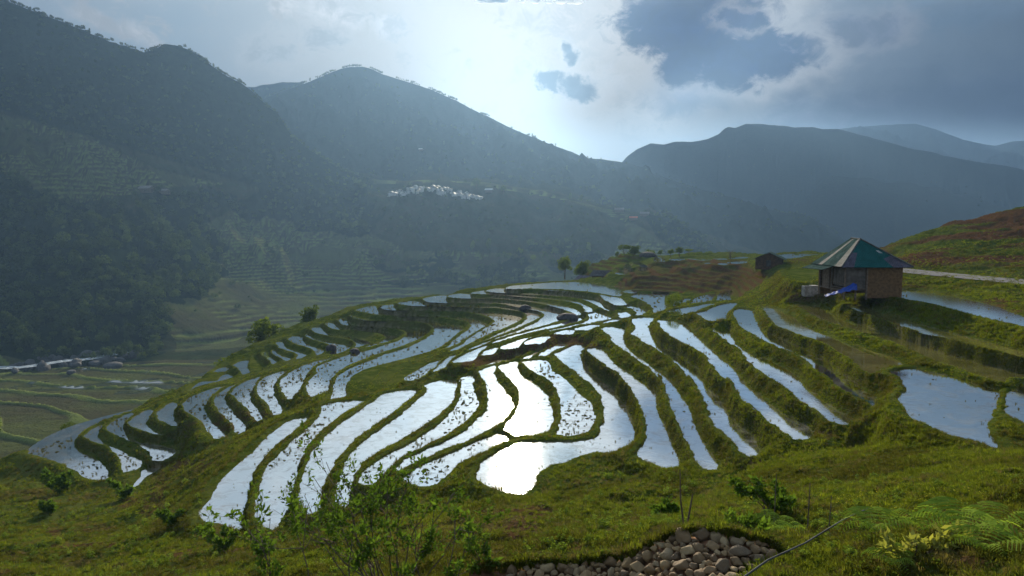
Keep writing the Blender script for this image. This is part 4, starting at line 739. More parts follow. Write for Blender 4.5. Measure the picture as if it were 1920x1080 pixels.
M_TREE = foliage_mat("tree_leaves", (.022, .042, .008), (.13, .17, .03), .45, .8)
M_GRASS = foliage_mat("grass_blades", (.035, .060, .006), (.25, .275, .036), .45, .45, .2, True)
M_DRY = foliage_mat("dry_grass", (.075, .060, .022), (.22, .18, .075), .35, 1)
M_STUB = foliage_mat("rice_stubble", (.050, .048, .016), (.13, .125, .035), .25, 2)
M_BARK = simple("bark", (.10, .075, .05), .9, .4, 8, .5, 30)

# prototypes, one unit high
def blades(n, spread, h, wdt, lean, rng, droopy=0):
    V = []; F = []; o = 0
    for i in range(n):
        a = rng.uniform(0, 6.283); r = spread * math.sqrt(rng.uniform()); x, y = r * math.cos(a), r * math.sin(a); hh = h * rng.uniform(.5, 1.1); ln = lean * rng.uniform(.3, 1.2)
        a2 = a + rng.uniform(-1, 1); dx, dy = math.cos(a2) * ln, math.sin(a2) * ln; px_, py_ = -math.sin(a2) * wdt / 2, math.cos(a2) * wdt / 2
        V += [(x - px_, y - py_, -.08), (x + px_, y + py_, -.08), (x + dx * .35 + px_ * .8, y + dy * .35 + py_ * .8, hh * .6), (x + dx * .35 - px_ * .8, y + dy * .35 - py_ * .8, hh * .6),
              (x + dx + px_ * .15, y + dy + py_ * .15, hh * (1 - droopy)), (x + dx - px_ * .15, y + dy - py_ * .15, hh * (1 - droopy))]
        F += [(o, o + 1, o + 2, o + 3), (o + 3, o + 2, o + 4, o + 5)]; o += 6
    return np.array(V), np.array(F)
def proto(name, vf, m):
    me = npmesh(name, vf[0], vf[1]); me.materials.append(m); return bpy.data.objects.new(name, me)
def scatter(name, pts, scl, idx, protos, label, rz=None, tilt=None, cat=None):
    pts = np.asarray(pts); n = len(pts); me = bpy.data.meshes.new(name); me.vertices.add(n); me.vertices.foreach_set('co', pts.astype(np.float32).ravel())
    attr(me, 'scl', scl); attr(me, 'rz', rng.uniform(0, 6.283, n) if rz is None else rz); attr(me, 'tl', np.zeros(n) if tilt is None else tilt)
    at = me.attributes.new('pi', 'INT', 'POINT'); at.data.foreach_set('value', np.asarray(idx, np.int32))
    o = link(name, me); ng = bpy.data.node_groups.new(name, 'GeometryNodeTree'); ng.interface.new_socket('Geometry', in_out='INPUT', socket_type='NodeSocketGeometry'); ng.interface.new_socket('Geometry', in_out='OUTPUT', socket_type='NodeSocketGeometry')
    N = ng.nodes; gi = N.new('NodeGroupInput'); go = N.new('NodeGroupOutput'); ip = N.new('GeometryNodeInstanceOnPoints'); jn = N.new('GeometryNodeJoinGeometry')
    for p in reversed(protos):
        oi = N.new('GeometryNodeObjectInfo'); oi.inputs['Object'].default_value = p; oi.inputs['As Instance'].default_value = True; ng.links.new(oi.outputs['Geometry'], jn.inputs[0])
    def na(nm, ty):
        x = N.new('GeometryNodeInputNamedAttribute'); x.data_type = ty; x.inputs[0].default_value = nm; return [q for q in x.outputs if q.enabled and q.name == 'Attribute'][0]
    cx_ = N.new('ShaderNodeCombineXYZ'); ng.links.new(na('rz', 'FLOAT'), cx_.inputs[2]); ng.links.new(na('tl', 'FLOAT'), cx_.inputs[0])
    mp = N.new('GeometryNodeMeshToPoints'); ng.links.new(gi.outputs[0], mp.inputs[0]); ng.links.new(mp.outputs[0], ip.inputs['Points']); ng.links.new(jn.outputs[0], ip.inputs['Instance']); ip.inputs['Pick Instance'].default_value = True
    ng.links.new(na('pi', 'INT'), ip.inputs['Instance Index']); ng.links.new(cx_.outputs[0], ip.inputs['Rotation']); ng.links.new(na('scl', 'FLOAT'), ip.inputs['Scale']); ng.links.new(ip.outputs[0], go.inputs[0])
    md = o.modifiers.new('scatter', 'NODES'); md.node_group = ng
    return tag(o, label, cat, None, 'stuff')

pg = [proto("turf", blades(26, .55, .8, .10, .5, rng, .05), M_GRASS), proto("tall_grass", blades(22, .35, 1.1, .07, .7, rng, .25), M_GRASS),
      proto("dry_tuft", blades(22, .35, 1.0, .06, .8, rng, .3), M_DRY), proto("weed", leaf_cloud(46, [(0, 0, .35, .5, .5, .4)], .16, rng), M_TREE)]
def cells(n, ok, wgt=None):
    """random points on the near hillside, evenly spread over the view, where ok"""
    r = rng.uniform(0, NR - 1.01, n); c = rng.uniform(0, NC - 1.01, n); a = np.round(r).astype(int); b = np.round(c).astype(int)
    k = ok[a, b] if wgt is None else ok[a, b] & (rng.uniform(size=n) < wgt[a, b]); r = r[k]; c = c[k]
    y = ROW0 * RRAT ** r; t = ct[0] + c * (ct[1] - ct[0]); return t * y, y, a[k], b[k]
notwater = (kin < 0) | (kin == 3)
vis = (past < 3) & (HU > -60) & (HU < 1990) & (HV < 1130)
slope_h = np.abs(np.gradient(H, axis=0) / np.gradient(GY, axis=0)) + np.abs(np.gradient(H, axis=1) / np.maximum(np.gradient(GX, axis=1), 1e-3))
patch = fbm(GX / 2.2, GY / 2.2, 90, 3)
wg = np.clip(1 - soil * 1.0, .06, 1) * (.35 + .65 * sst(patch, .38, .6)) * (1 - .45 * hump)
x, y, a, b = cells(420000, notwater & vis & (GY > 5) & (GY < 75) & ~((GY > 70) & hill), wg)
z = gz(x, y); sc_ = np.minimum(.05 + .0045 * y, .11 + .0016 * y) * np.where((d1[a, b] < .6), .5, 1) * rng.uniform(.6, 1.35, len(x)) * (1 + .3 * (slope_h[a, b] > .5)); q = rng.uniform(size=len(x))
pi_ = np.where(q < .62, 0, np.where(q < .84, 1, np.where(q < .94, 2, 3))); pi_ = np.where((patch[a, b] < .42) & (q < .3), 2, pi_)
scatter("grass", np.stack([x, y, z - .02], -1), sc_, pi_, pg, 'short green grass covering the banks and the slope', tilt=rng.normal(0, .25, len(x)))
x, y, a, b = cells(170000, notwater & vis & (GY > 75) & (GY < 175) & (kin < 0) & ~dry, np.clip(1.1 - soil, .1, 1))
bank = np.clip(slope_h / 3.2, .12, 1)
xb, yb, ab, bb = cells(3600000, (kin < 0) & vis & (GY > 9) & (GY < 100) & (slope_h > .45), np.clip((slope_h - .2) / 4, .05, 1))
print('banks', len(xb)); scatter("bank_tufts", np.stack([xb, yb, gz(xb, yb) - .02], -1), np.minimum(.04 + .0034 * yb, .10 + .0012 * yb) * np.where(d1[ab, bb] < .3, .6, 1) * rng.uniform(.6, 1.3, len(xb)), rng.choice(4, len(xb), p=[.35, .25, .22, .18]), pg, 'rough grass hanging on the steep terrace banks', tilt=rng.normal(.35, .35, len(xb)))
scatter("bank_grass", np.stack([x, y, gz(x, y) - .03], -1), rng.uniform(.12, .24, len(x)) * np.where(d1[a, b] < .7, .6, 1), np.where(rng.uniform(size=len(x)) < .8, 0, 1), pg, 'grass growing along the far terrace banks')
# stubble and mud clods standing in the water
ps = [proto("stubble_clump", blades(12, .45, .8, .09, .35, rng), M_STUB), proto("clod", leaf_cloud(30, [(0, 0, .12, .55, .4, .2)], .22, rng), M_STUB)]
dens = sst(fbm(GX / 5, GY / 5, 93, 3), .34, .58)
x, y, a, b = cells(90000, (kin == 2) & vis & (dep > .12), .12 + .88 * dens)
kmin = y < 1e9; s_ = (.10 + .0022 * y) * rng.uniform(.6, 1.3, len(x))
scatter("rice_stubble", np.stack([x, y, zin[a, b] - .02], -1), s_, (rng.uniform(size=len(x)) < .45).astype(int), ps, 'dark rice stubble standing in the flooded paddies')
wd = sst(fbm(GX / 3, GY / 3, 95, 3), .52, .66)
x, y, a, b = cells(60000, ((kin == 0) | (kin == 1)) & vis, np.clip(.03 + .55 * wd + .5 * (dep < .22), 0, 1) * .55)
scatter("water_weeds", np.stack([x, y, zin[a, b] - .01], -1), (.06 + .0014 * y) * rng.uniform(.5, 1.4, len(x)), (rng.uniform(size=len(x)) < .2).astype(int), ps, 'sparse weeds poking out of the open paddy water')

# far woods
def tree_vf(kind, rng, n=320, size=.055):
    if kind == 0: L = [(0, 0, .60, .24, .24, .24), (.22, .08, .70, .15, .15, .14), (-.22, -.1, .56, .17, .17, .15), (.04, -.2, .84, .14, .14, .13), (-.10, .18, .44, .19, .16, .13), (.24, -.1, .42, .15, .15, .11), (-.12, -.02, .80, .15, .15, .14), (.12, .2, .52, .14, .14, .13), (-.28, .08, .72, .10, .12, .10)]
    elif kind == 1: L = [(0, 0, .55, .20, .20, .42), (.08, .05, .72, .13, .13, .2), (-.1, -.02, .45, .15, .15, .2)]
    elif kind == 2: L = [(0, 0, .78, .36, .36, .13), (.2, .1, .66, .18, .18, .10), (-.22, -.05, .70, .17, .17, .10)]
    else: L = [(0, 0, .40, .46, .42, .34), (.25, 0, .3, .25, .25, .25), (-.25, .1, .34, .26, .24, .26)]
    return leaf_cloud(n, L, size, rng)
def trunk_vf(h=.62, r=.035, limbs=5, rng=None, lean=.05):
    P = [(0, 0, -.08), (lean * .3, 0, h * .4), (lean, lean * .5, h * .8), (lean * .8, 0, h * 1.2)]; parts = [tube(P, [r * 1.3, r * .85, r * .55, r * .2])]
    for i in range(limbs):
        a = 6.283 * i / limbs + rng.uniform(-.4, .4); z0 = h * rng.uniform(.4, .85); rr = rng.uniform(.14, .30)
        parts.append(tube([(lean * z0 / h, 0, z0), (math.cos(a) * rr * .5, math.sin(a) * rr * .5, z0 + .12), (math.cos(a) * rr, math.sin(a) * rr, z0 + rng.uniform(.16, .30))], [r * .45, r * .3, r * .12], 5))
    return merge(parts)
pf = [proto("broad_tree", merge([tree_vf(0, rng, 260, .07)]), M_FOREST), proto("tall_tree", tree_vf(1, rng, 200, .06), M_FOREST), proto("bushy_tree", tree_vf(3, rng, 240, .07), M_FOREST),
      proto("flat_tree", merge([tree_vf(2, rng, 200, .06), trunk_vf(.6, .02, 3, rng)]), M_FOREST)]
def fcells(n, ok, w):
    r = rng.uniform(0, len(FRR) - 1.01, n); c = rng.uniform(0, FC - 1.01, n); a = r.astype(int); b = c.astype(int); k = ok[a, b] & (rng.uniform(size=n) < w[a, b])
    r, c, a, b = r[k], c[k], a[k], b[k]; fr = r - a; fc = c - b
    y = FRR[a] + (FRR[a + 1] - FRR[a]) * fr; t = ft[b] + (ft[1] - ft[0]) * fc
    z = (FZ[a, b] * (1 - fc) + FZ[a, b + 1] * fc) * (1 - fr) + (FZ[a + 1, b] * (1 - fc) + FZ[a + 1, b + 1] * fc) * fr
    return t * y, y, z
inview = (FU > -120) & (FU < 2000)
x, y, z = fcells(60000, (forest > .9) & inview & (FY < 1150) & keepf, np.clip(FY / 900, .4, 1) * 1.0)
scatter("forest", np.stack([x, y, z], -1), rng.uniform(4.5, 11.5, len(x)) * np.where(y > 800, .8, 1) * (.75 + .5 * fbm(x / 40, y / 40, 71, 2)), rng.choice(4, len(x), p=[.5, .14, .3, .06]), pf, 'dense dark forest on the left mountainside')
scr = sst(fbm(FX / 70, FY / 90, 72, 4), .50, .62)
x, y, z = fcells(60000, (forest < .5) & inview & (FY > 380) & (FY < 1150) & keepf & (FZ > -60), .03 + .45 * scr * (1 - .75 * cultiv) + 0)
scatter("scrub", np.stack([x, y, z], -1), rng.uniform(2.0, 6.0, len(x)), rng.choice(4, len(x), p=[.3, .1, .55, .05]), pf, 'scrub and scattered bushes on the hazy slopes')
x, y, z = fcells(34000, inview & (FY > 1150) & (FY < 2700) & keepf & (FZ > -20), .25 + .7 * sst(fbm(FX / 160, FY / 160, 74, 3), .4, .6))
scatter("mountain_wood", np.stack([x, y, z], -1), rng.uniform(6, 12, len(x)), rng.choice(4, len(x), p=[.4, .3, .25, .05]), pf, 'distant wood over the hazy middle mountain')
# trees along the crests
cr_pts = []
for L, k in ((R1, .9), (R2, .75)):
    a = np.array(L, float); u = rng.uniform(-60 if L is R1 else 500, 700 if L is R1 else 1580, 900 if L is R1 else 1100); yy = np.interp(u, a[:, 0], a[:, 2]); c = np.clip(np.searchsorted(fu, u), 1, FC - 1); r = np.clip(np.searchsorted(FRR, yy), 1, len(FRR) - 2)
    keepc = fbm(u / 14, u * 0, 75, 2) > .40
    cr_pts.append(np.stack([ft[c] * FRR[r], FRR[r], FZ[r, c]], -1)[keepc])
cr_pts = np.concatenate(cr_pts); far2 = cr_pts[:, 1] > 1500
scatter("ridge_wood", cr_pts, np.where(far2, rng.uniform(3, 9, len(cr_pts)), rng.uniform(2, 5, len(cr_pts))), rng.choice(4, len(cr_pts), p=[.4, .35, .15, .10]), pf, 'wood growing along the mountain crests')

# trees one can tell apart
TP = {}
def tree_parts(kind, var):
    k = (kind, var)
    if k not in TP:
        r = np.random.default_rng(100 + kind * 10 + var); n = {0: 1900, 1: 1100, 2: 800, 3: 1300}[kind]
        cv = tree_vf(kind, r, n, .032); me = npmesh("crown", *cv); me.materials.append(M_TREE)
        tv = trunk_vf({0: .55, 1: .6, 2: .66, 3: .3}[kind], {0: .03, 1: .02, 2: .022, 3: .02}[kind], 6, r); mt = npmesh("trunk", *tv, True); mt.materials.append(M_BARK); TP[k] = (me, mt)
    return TP[k]
def tree(name, p, h, kind, label, cat='tree', group=None, rz=0, wide=1.0):
    e = empty(name, p, rz, label, cat, group); e.scale = (h * wide, h * wide, h)
    me, mt = tree_parts(kind, int(h * 7) % 2); link("crown", me, e); link("trunk", mt, e); return e
def beyond(u, vtop, y, hpx):               # standing on the ground at distance y just past the rim
    z = col_uv(u, vtop, y); return z
def rim_tree(name, u, vtop, y, h, kind, label, **k):
    top = w_y(u, vtop, y); tree(name, Vector((top[0], y, top[2] - h)), h, kind, label, **k)
rim_tree("leafy_tree", 499, 590, 139, 10.5, 0, 'dense green tree behind the terrace rim, the larger and lower of the pair', wide=.92)
rim_tree("leafy_tree", 581, 569, 152, 7.5, 0, 'small round tree on the terrace rim, right of and above the larger green one', rz=1, wide=.85)
rim_tree("bush", 428, 652, 121, 5.5, 3, 'loose grey-green bush just outside the terrace rim, lower left of the dense tree', cat='bush')
rim_tree("bush", 325, 719, 112, 3.2, 3, 'small bright green bush on the outer bank above the valley fields', cat='bush', rz=2)
rim_tree("leafy_tree", -16, 762, 86, 4.6, 1, 'pale yellow-green tree cut off by the left edge of the view', rz=2.2)
rim_tree("bush", 129, 783, 92, 2.4, 3, 'tiny round straw coloured bush on the low terrace rim at far left', cat='bush', rz=.5)
rim_tree("leafy_tree", 1059, 478, 205, 6.8, 0, 'small dark tree left of the hut roofs beyond the top flooded terrace', rz=.3, wide=.9)
rim_tree("leafy_tree", 1092, 486, 190, 6.5, 0, 'dark bushy tree directly above the two small hut roofs', rz=1.3, wide=1.1)
rim_tree("leafy_tree", 1171, 456, 203, 4.6, 2, 'thin open tree at the left end of the spur crest', rz=1.9, wide=1.3)
rim_tree("leafy_tree", 1190, 459, 203, 4.2, 0, 'wide low tree on the spur crest beside the dark rock', rz=.9, wide=1.4)
rim_tree("leafy_tree", 1217, 460, 200, 4.2, 3, 'dark dense clump of foliage on top of the dark rock', rz=2.9, wide=1.0)
for i, (u, v, h, kd, l) in enumerate([(1157,471,1.6,1,'tiny pointed shrub at the left tip of the green knoll'),(1238,468,1.7,0,'leftmost of the tiny trees on the level spur crest'),(1258,466,2.2,0,'second tiny tree on the spur crest, counted from the dark rock'),(1274,462,2.6,0,'tallest of the tiny trees right of the dark rock'),(1292,465,2.2,2,'tiny flat topped tree on the spur crest'),(1312,468,1.9,3,'low hedge like shrub in the middle of the spur crest'),(1330,467,2.0,3,'low shrub on the spur crest left of the bare tree'),(1495,473,1.0,3,'small shrub on the far bund behind the brown hut')]):
    rim_tree("shrub" if kd == 3 else "small_tree", u, v, 186 if u < 1400 else 136, h, kd, l, cat='shrub' if kd == 3 else 'tree', group='trees along the spur crest', rz=i, wide=1.2 if kd == 0 else 1.5)
# bare tree
def bare_tree():
    top = w_y(1370, 463, 150); h = 3.4; e = empty("bare_tree", (top[0], 150, top[2] - h), 0, 'small leafless tree on the spur left of the brown hut', 'tree'); r = np.random.default_rng(5)
    parts = [tube([(0, 0, -.3), (.05, 0, 1.2), (-.1, 0, 2.2)], [.09, .07, .04])]
    for i in range(26):
        a = r.uniform(0, 6.28); z0 = r.uniform(.8, 2.2); l = r.uniform(.6, 1.4); parts.append(tube([(0, 0, z0), (math.cos(a) * l * .5, math.sin(a) * l * .5, z0 + l * .4), (math.cos(a) * l, math.sin(a) * l * .9, z0 + l * .75)], [.04, .028, .012], 4))
    link("trunk", npmesh("trunk", *parts[0], True), e, M_BARK); link("branches", npmesh("branches", *merge(parts[1:]), True), e, M_BARK)
bare_tree()
# hazy trees on the slope across the valley
fr_ = [(886,450,12,1,'pale hazy poplar like tree, left of the tall pair across the valley'),(916,445,15,1,'tallest hazy tree across the valley above the terraces'),(1104,453,14,1,'tall hazy tree at the right end of the far tree row'),(1082,466,9,0,'hazy round tree left of the tall one in the far row'),(1062,470,8,0,'hazy round tree in the middle of the far row'),(1040,462,10,0,'taller hazy tree near the middle of the far row'),
 (1022,470,8,0,'hazy tree at the left of the taller one in the far row'),(1000,474,7,3,'low hazy bush in the far row'),(975,466,9,0,'hazy tree with a broad crown in the far row'),(955,470,8,3,'hazy bush beside the broad crowned tree'),(935,474,7,0,'hazy tree near the left end of the far row'),(868,512,7,0,'dark tree just above the sliver shaped terraces'),(897,513,8,0,'dark pointed tree above the terrace rim, right of its neighbour'),(850,519,6,3,'low dark bush above the terrace rim'),
 (718,465,11,0,'hazy tree on the slope left of the tree row'),(745,478,9,0,'hazy tree lower on the slope across the valley'),(765,498,10,1,'hazy slim tree between the far fields'),(790,503,9,0,'hazy tree right of the slim one between the far fields'),(1268,470,8,3,'dark bush at the foot of the wooded shoulder')]
for i, (u, v, h, kd, l) in enumerate(fr_):
    y_ = None; p = far_at(u, v + h * 2.0)
    if p is None: continue
    top = w_y(u, v, p.y); hh = max(h, top[2] - p.z); tree("hazy_tree", Vector((top[0], p.y, p.z)), min(hh, h * 1.6), kd, l, group='trees across the valley', rz=i * .7)
for u, v, h, l in [(894,341,16,'big round lone tree beside the white buildings on the hill'),(1067,362,12,'slim lone tree on the hazy hill shoulder'),(1088,366,12,'lone round tree right of the slim one on the hill shoulder'),(945,352,11,'lone tree on the hill right of the white buildings')]:
    p = far_at(u, v + 14)
    if p is not None: tree("lone_tree", p, h, 1 if 'slim' in l else 0, l, group='lone trees on the village hill')

# ------------------------------------------------------------------ building helpers
def bmesh_obj(name, bm, parent, m, bevel=0):
    bmesh.ops.recalc_face_normals(bm, faces=bm.faces); me = bpy.data.meshes.new(name); bm.to_mesh(me); bm.free(); o = link(name, me, parent, m)
    if bevel: b = o.modifiers.new('b', 'BEVEL'); b.width = bevel; b.segments = 2; b.limit_method = 'ANGLE'
    return o
def add_box(bm, x0, x1, y0, y1, z0, z1):
    v = [bm.verts.new(p) for p in ((x0,y0,z0),(x1,y0,z0),(x1,y1,z0),(x0,y1,z0),(x0,y0,z1),(x1,y0,z1),(x1,y1,z1),(x0,y1,z1))]
    for f in ((0,1,2,3),(4,7,6,5),(0,4,5,1),(1,5,6,2),(2,6,7,3),(3,7,4,0)): bm.faces.new([v[i] for i in f])
def slab(bm, pts, t):
    """flat polygon given thickness t along its normal"""
    P = [Vector(p) for p in pts]; n = (P[1] - P[0]).cross(P[2] - P[0]).normalized() * t; a = [bm.verts.new(p) for p in P]; b = [bm.verts.new(p + n) for p in P]
    bm.faces.new(a); bm.faces.new(list(reversed(b))); k = len(P)
    for i in range(k): bm.faces.new((a[i], a[(i+1)%k], b[(i+1)%k], b[i]))
def box_obj(name, parent, m, *d, bevel=0):
    bm = bmesh.new(); add_box(bm, *d); return bmesh_obj(name, bm, parent, m, bevel)
def stripes_mat(name, col, axis, freq, depth=.5, rough=.6, var=.3, metal=0, rust=None):
    m, n, o = mat(name); b = n.n('ShaderNodeBsdfPrincipled'); tc = n.n('ShaderNodeTexCoord').outputs['Object']; sp = n.n('ShaderNodeSeparateXYZ'); n.link(tc, sp.inputs[0])
    s = n.m('SINE', n.m('MULTIPLY', sp.outputs[axis], freq)); f = n.noise(tc, 1.6, 5, .65)
    c = n.mix(n.sm(f, .3, .7), tuple(x * (1 - var) for x in col) + (1,), tuple(min(1, x * (1 + var)) for x in col) + (1,))
    c = n.mix(n.m('MULTIPLY', n.m('SUBTRACT', 1, s), .18), c, tuple(x * .45 for x in col) + (1,))
    if rust: c = n.mix(n.sm(n.noise(tc, 3.5, 5, .7), .55, .7), c, rust + (1,))
    n.link(c, b.inputs['Base Color']); b.inputs['Roughness'].default_value = rough; b.inputs['Metallic'].default_value = metal; b.inputs['Specular IOR Level'].default_value = 0
    bn = n.n('ShaderNodeBump'); bn.inputs['Strength'].default_value = depth; bn.inputs['Distance'].default_value = .03; n.link(n.m('ADD', s, n.m('MULTIPLY', f, .8)), bn.inputs['Height']); n.link(bn.outputs[0], b.inputs['Normal']); n.link(b.outputs[0], o.inputs[0]); return m
M_GREEN = stripes_mat("green_sheet", (.016, .095, .088), 0, 42, .5, .45, .2)
M_GREY = stripes_mat("grey_sheet", (.10, .095, .12), 0, 42, .5, .6, .3, rust=(.20, .13, .12))
M_SIDE = stripes_mat("side_sheet", (.055, .088, .078), 1, 42, .6, .85, .3, rust=(.13, .135, .12))
M_PINK = simple("ridge_sheet", (.085, .09, .085), .9, .3, 3)
M_EARTH = simple("earth_wall", (.15, .085, .036), .95, .4, 4, .9, 25)
M_BAMBOO = stripes_mat("bamboo_wall", (.17, .145, .12), 0, 60, .8, .8, .4)
M_BAMBOO_Y = stripes_mat("bamboo_side", (.17, .145, .12), 1, 60, .8, .8, .4)
M_WOOD = simple("old_wood", (.16, .12, .085), .85, .4, 5, .5, 30)
M_CONC = simple("concrete", (.30, .28, .24), .9, .3, 4, .4, 20)
M_TARP = simple("blue_tarp", (.006, .045, .26), .45, .3, 3, .6, 7)
M_WHITE = simple("whitewash", (.55, .55, .50), .7, .1, .3)
M_ROCK = simple("rock", (.075, .075, .072), .9, .45, 3, .8, 8)
M_DARKROCK = simple("dark_rock", (.055, .052, .05), .9, .45, 2, .8, 5)

# ------------------------------------------------------------------ the farm house beside the pool
HX, HY = 29.15, 59.6; HZ = -5.62
house = empty("farm_house", (HX, HY, HZ), 0, 'earth and bamboo house with a patched green and grey sheet roof beside the long pool', 'house')
W_, D_, EH = 5.05, 5.2, 2.35
bm = bmesh.new(); add_box(bm, 1.95, W_, 0, .28, -.5, EH); add_box(bm, W_ - .28, W_, .28, D_, -.5, EH); add_box(bm, 0.0, W_ - .28, D_ - .28, D_, -.5, EH); bmesh_obj("earth_wall", bm, house, M_EARTH, .03)
box_obj("bamboo_wall", house, M_BAMBOO, .12, 1.82, .05, .11, .35, EH - .02)
box_obj("bamboo_wall", house, M_BAMBOO_Y, .05, .11, .15, 2.3, .55, EH - .25)
box_obj("plank_panel", house, M_WOOD, -.01, .045, 3.0, 4.3, .1, EH - .2)
box_obj("floor", house, M_WOOD, 0.0, 1.95, .3, D_ - .3, .1, .22)
for (x, y, z1) in ((0.0, 0.0, EH), (1.88, -.06, EH), (0, 2.5, EH), (0, 4.9, EH), (.95, .0, .9)):
    link("post", npmesh("post", *tube([(x, y, -.6), (x + .02, y, z1 * .5), (x, y, z1)], [.085, .075, .07], 8), True), house, M_WOOD)
for z in (.35, .75): box_obj("rail", house, M_WOOD, -.03, .03, .1, 2.45, z, z + .07)
box_obj("rail", house, M_WOOD, .1, 1.8, -.05, .0, .28, .36)
RZ = EH; O = .42; rt = 4.62
A0, B0, C0, D0 = Vector((-O - .1, -O, RZ - .1)), Vector((W_ + O + .25, -O, RZ - .12)), Vector((W_ + O, D_ + O, RZ - .1)), Vector((-O - .1, D_ + O, RZ - .1))
T0, T1 = Vector((2.15, 1.9, rt)), Vector((2.15, 3.6, rt + .04))
def lerp(a, b, t): return a + (b - a) * t
roof = bmesh_obj("roof", (lambda bm: (slab(bm, [D0, T1, C0], .05), slab(bm, [C0, T1, T0, B0], .05), bm)[2])(bmesh.new()), house, M_SIDE)
# front hip: grey strips each side of a green field
def sub(name, pts, m, t=.05):
    bm = bmesh.new(); slab(bm, pts, t); return bmesh_obj(name, bm, roof, m)
sub("grey_panel", [A0, lerp(A0, B0, .17), lerp(lerp(A0, B0, .17), T0, .52), lerp(A0, T0, .52)], M_GREY, -.05)
sub("grey_panel", [lerp(A0, B0, .72), B0, lerp(B0, T0, .42), lerp(lerp(A0, B0, .72), T0, .30)], M_GREY, -.05)
sub("green_panel", [lerp(A0, B0, .172) , lerp(A0, B0, .718), lerp(lerp(A0, B0, .718), T0, .30), lerp(B0, T0, .42), T0, lerp(A0, T0, .52), lerp(lerp(A0, B0, .172), T0, .52)], M_GREEN, -.05)
# left slope in overlapping sheets of different greys
for i, (f0, f1, mm) in enumerate(((0, .22, M_PINK), (.22, .62, M_SIDE), (.62, .76, M_PINK), (.76, 1, M_SIDE))):
    sub("side_sheet", [lerp(A0, D0, f0), lerp(T0, T1, f0), lerp(T0, T1, f1), lerp(A0, D0, f1)], mm, .05 if i % 2 else .045)
sub("lean_to_sheet", [A0 + Vector((-.9, 1.8, -.35)), A0 + Vector((.2, 1.8, -.02)), D0 + Vector((.2, 0, -.02)), D0 + Vector((-.9, 0, -.4))], M_SIDE, .04)
for p, q in ((A0, T0), (B0, T0), (T0, T1)):
    link("ridge_cap", npmesh("ridge_cap", *tube([p + Vector((0, 0, .05)), lerp(p, q, .5) + Vector((0, 0, .055)), q + Vector((0, 0, .06))], [.07, .065, .07], 6), True), roof, M_PINK)
sub("patch", [lerp(lerp(A0, B0, .80), T0, .50), lerp(lerp(A0, B0, .90), T0, .50), lerp(lerp(A0, B0, .90), T0, .60), lerp(lerp(A0, B0, .80), T0, .60)], M_WHITE, -.07)
# blue tarpaulin
def tarp():
    bm = bmesh.new(); n = 22; m_ = 9; V = []
    for i in range(n):
        t = i / (n - 1); u = 1546 + 60 * t; vt = 553 - 25 * t ** 1.25 + (3 if t > .93 else 0) + 1.3 * math.sin(i * 1.9); vb = 556 - 13 * t + 1.2 * math.sin(i * 1.3)
        a = Vector(w_y(u, vt, 57.6 + 1.5 * t)); b = Vector(w_y(u + 1, vb, 56.6 + 1.2 * t))
        for j in range(m_):
            s = j / (m_ - 1); p = a + (b - a) * s; p.y += .10 * math.sin(j * 1.7 + i * 1.1) + .07 * math.sin(i * 2.3); p.x += .04 * math.sin(j * 2.1 + i)
            V.append(bm.verts.new(p))
    for i in range(n - 1):
        for j in range(m_ - 1): bm.faces.new((V[i*m_+j], V[i*m_+j+1], V[(i+1)*m_+j+1], V[(i+1)*m_+j]))
    o = bmesh_obj("tarpaulin", bm, None, M_TARP); s = o.modifiers.new('s', 'SOLIDIFY'); s.thickness = .03; s2 = o.modifiers.new('ss', 'SUBSURF'); s2.levels = s2.render_levels = 1
    for f in o.data.polygons: f.use_smooth = True
    tag(o, 'crumpled blue tarpaulin leaning against the front of the farm house', 'tarpaulin')
tarp()
# concrete trough
p = near_at(1497, 551); tr = empty("trough", p, 0, 'open concrete trough on the grass left of the farm house', 'trough')
bm = bmesh.new(); L_, B_, h_ = 1.75, .8, .78
add_box(bm, -L_/2, L_/2, -B_/2, -B_/2 + .1, -.3, h_); add_box(bm, -L_/2, L_/2, B_/2 - .1, B_/2, -.3, h_); add_box(bm, -L_/2, -L_/2 + .1, -B_/2 + .1, B_/2 - .1, -.3, h_); add_box(bm, L_/2 - .1, L_/2, -B_/2 + .1, B_/2 - .1, -.3, h_)
bmesh_obj("basin", bm, tr, M_CONC, .02); box_obj("lid_slab", tr, M_CONC, -.1, .6, -.45, .45, h_ + .002, h_ + .06, bevel=.01)
# bamboo gate panel in front of the porch, log, bucket and basin
p = near_at(1559, 552); g = empty("bamboo_gate", p, .15, 'grey bamboo gate panel standing before the porch', 'gate')
for i in range(9): link("slat", npmesh("slat", *tube([(-.45 + i * .11, 0, -.2), (-.45 + i * .11, 0, 1.15 + .08 * math.sin(i * 2))], [.04, .035], 6), True), g, M_BAMBOO)
for z in (.2, .9): box_obj("rail", g, M_WOOD, -.5, .5, .042, .07, z, z + .06)
p = near_at(1528, 546); tag(link("log", npmesh("log", *tube([tuple(near_at(1512, 548) + Vector((0, 0, .2))), tuple(near_at(1552, 543) + Vector((0, 0, .35)))], [.12, .10], 8), True), mat=M_WOOD), 'bare log lying between the trough and the house', 'log')
def sack(p, r, h, name, label, m):
    bm = bmesh.new(); bmesh.ops.create_icosphere(bm, subdivisions=3, radius=1)
    for v in bm.verts:
        c = v.co; q = 1 + .12 * math.sin(c.x * 5 + c.z * 4) + .08 * math.sin(c.y * 9); z = c.z; pin = 1 - .55 * max(0, z - .55) / .45; v.co = Vector((c.x * r * q * pin, c.y * r * q * pin, (z * .5 + .5) * h))
    o = bmesh_obj(name, bm, None, m); o.location = p; [setattr(f, 'use_smooth', True) for f in o.data.polygons]; tag(o, label, name)
sack(near_at(1535, 530) + Vector((0, 0, -.05)), .35, .75, "sack", 'pale tied sack beside the left side of the house', M_CONC)
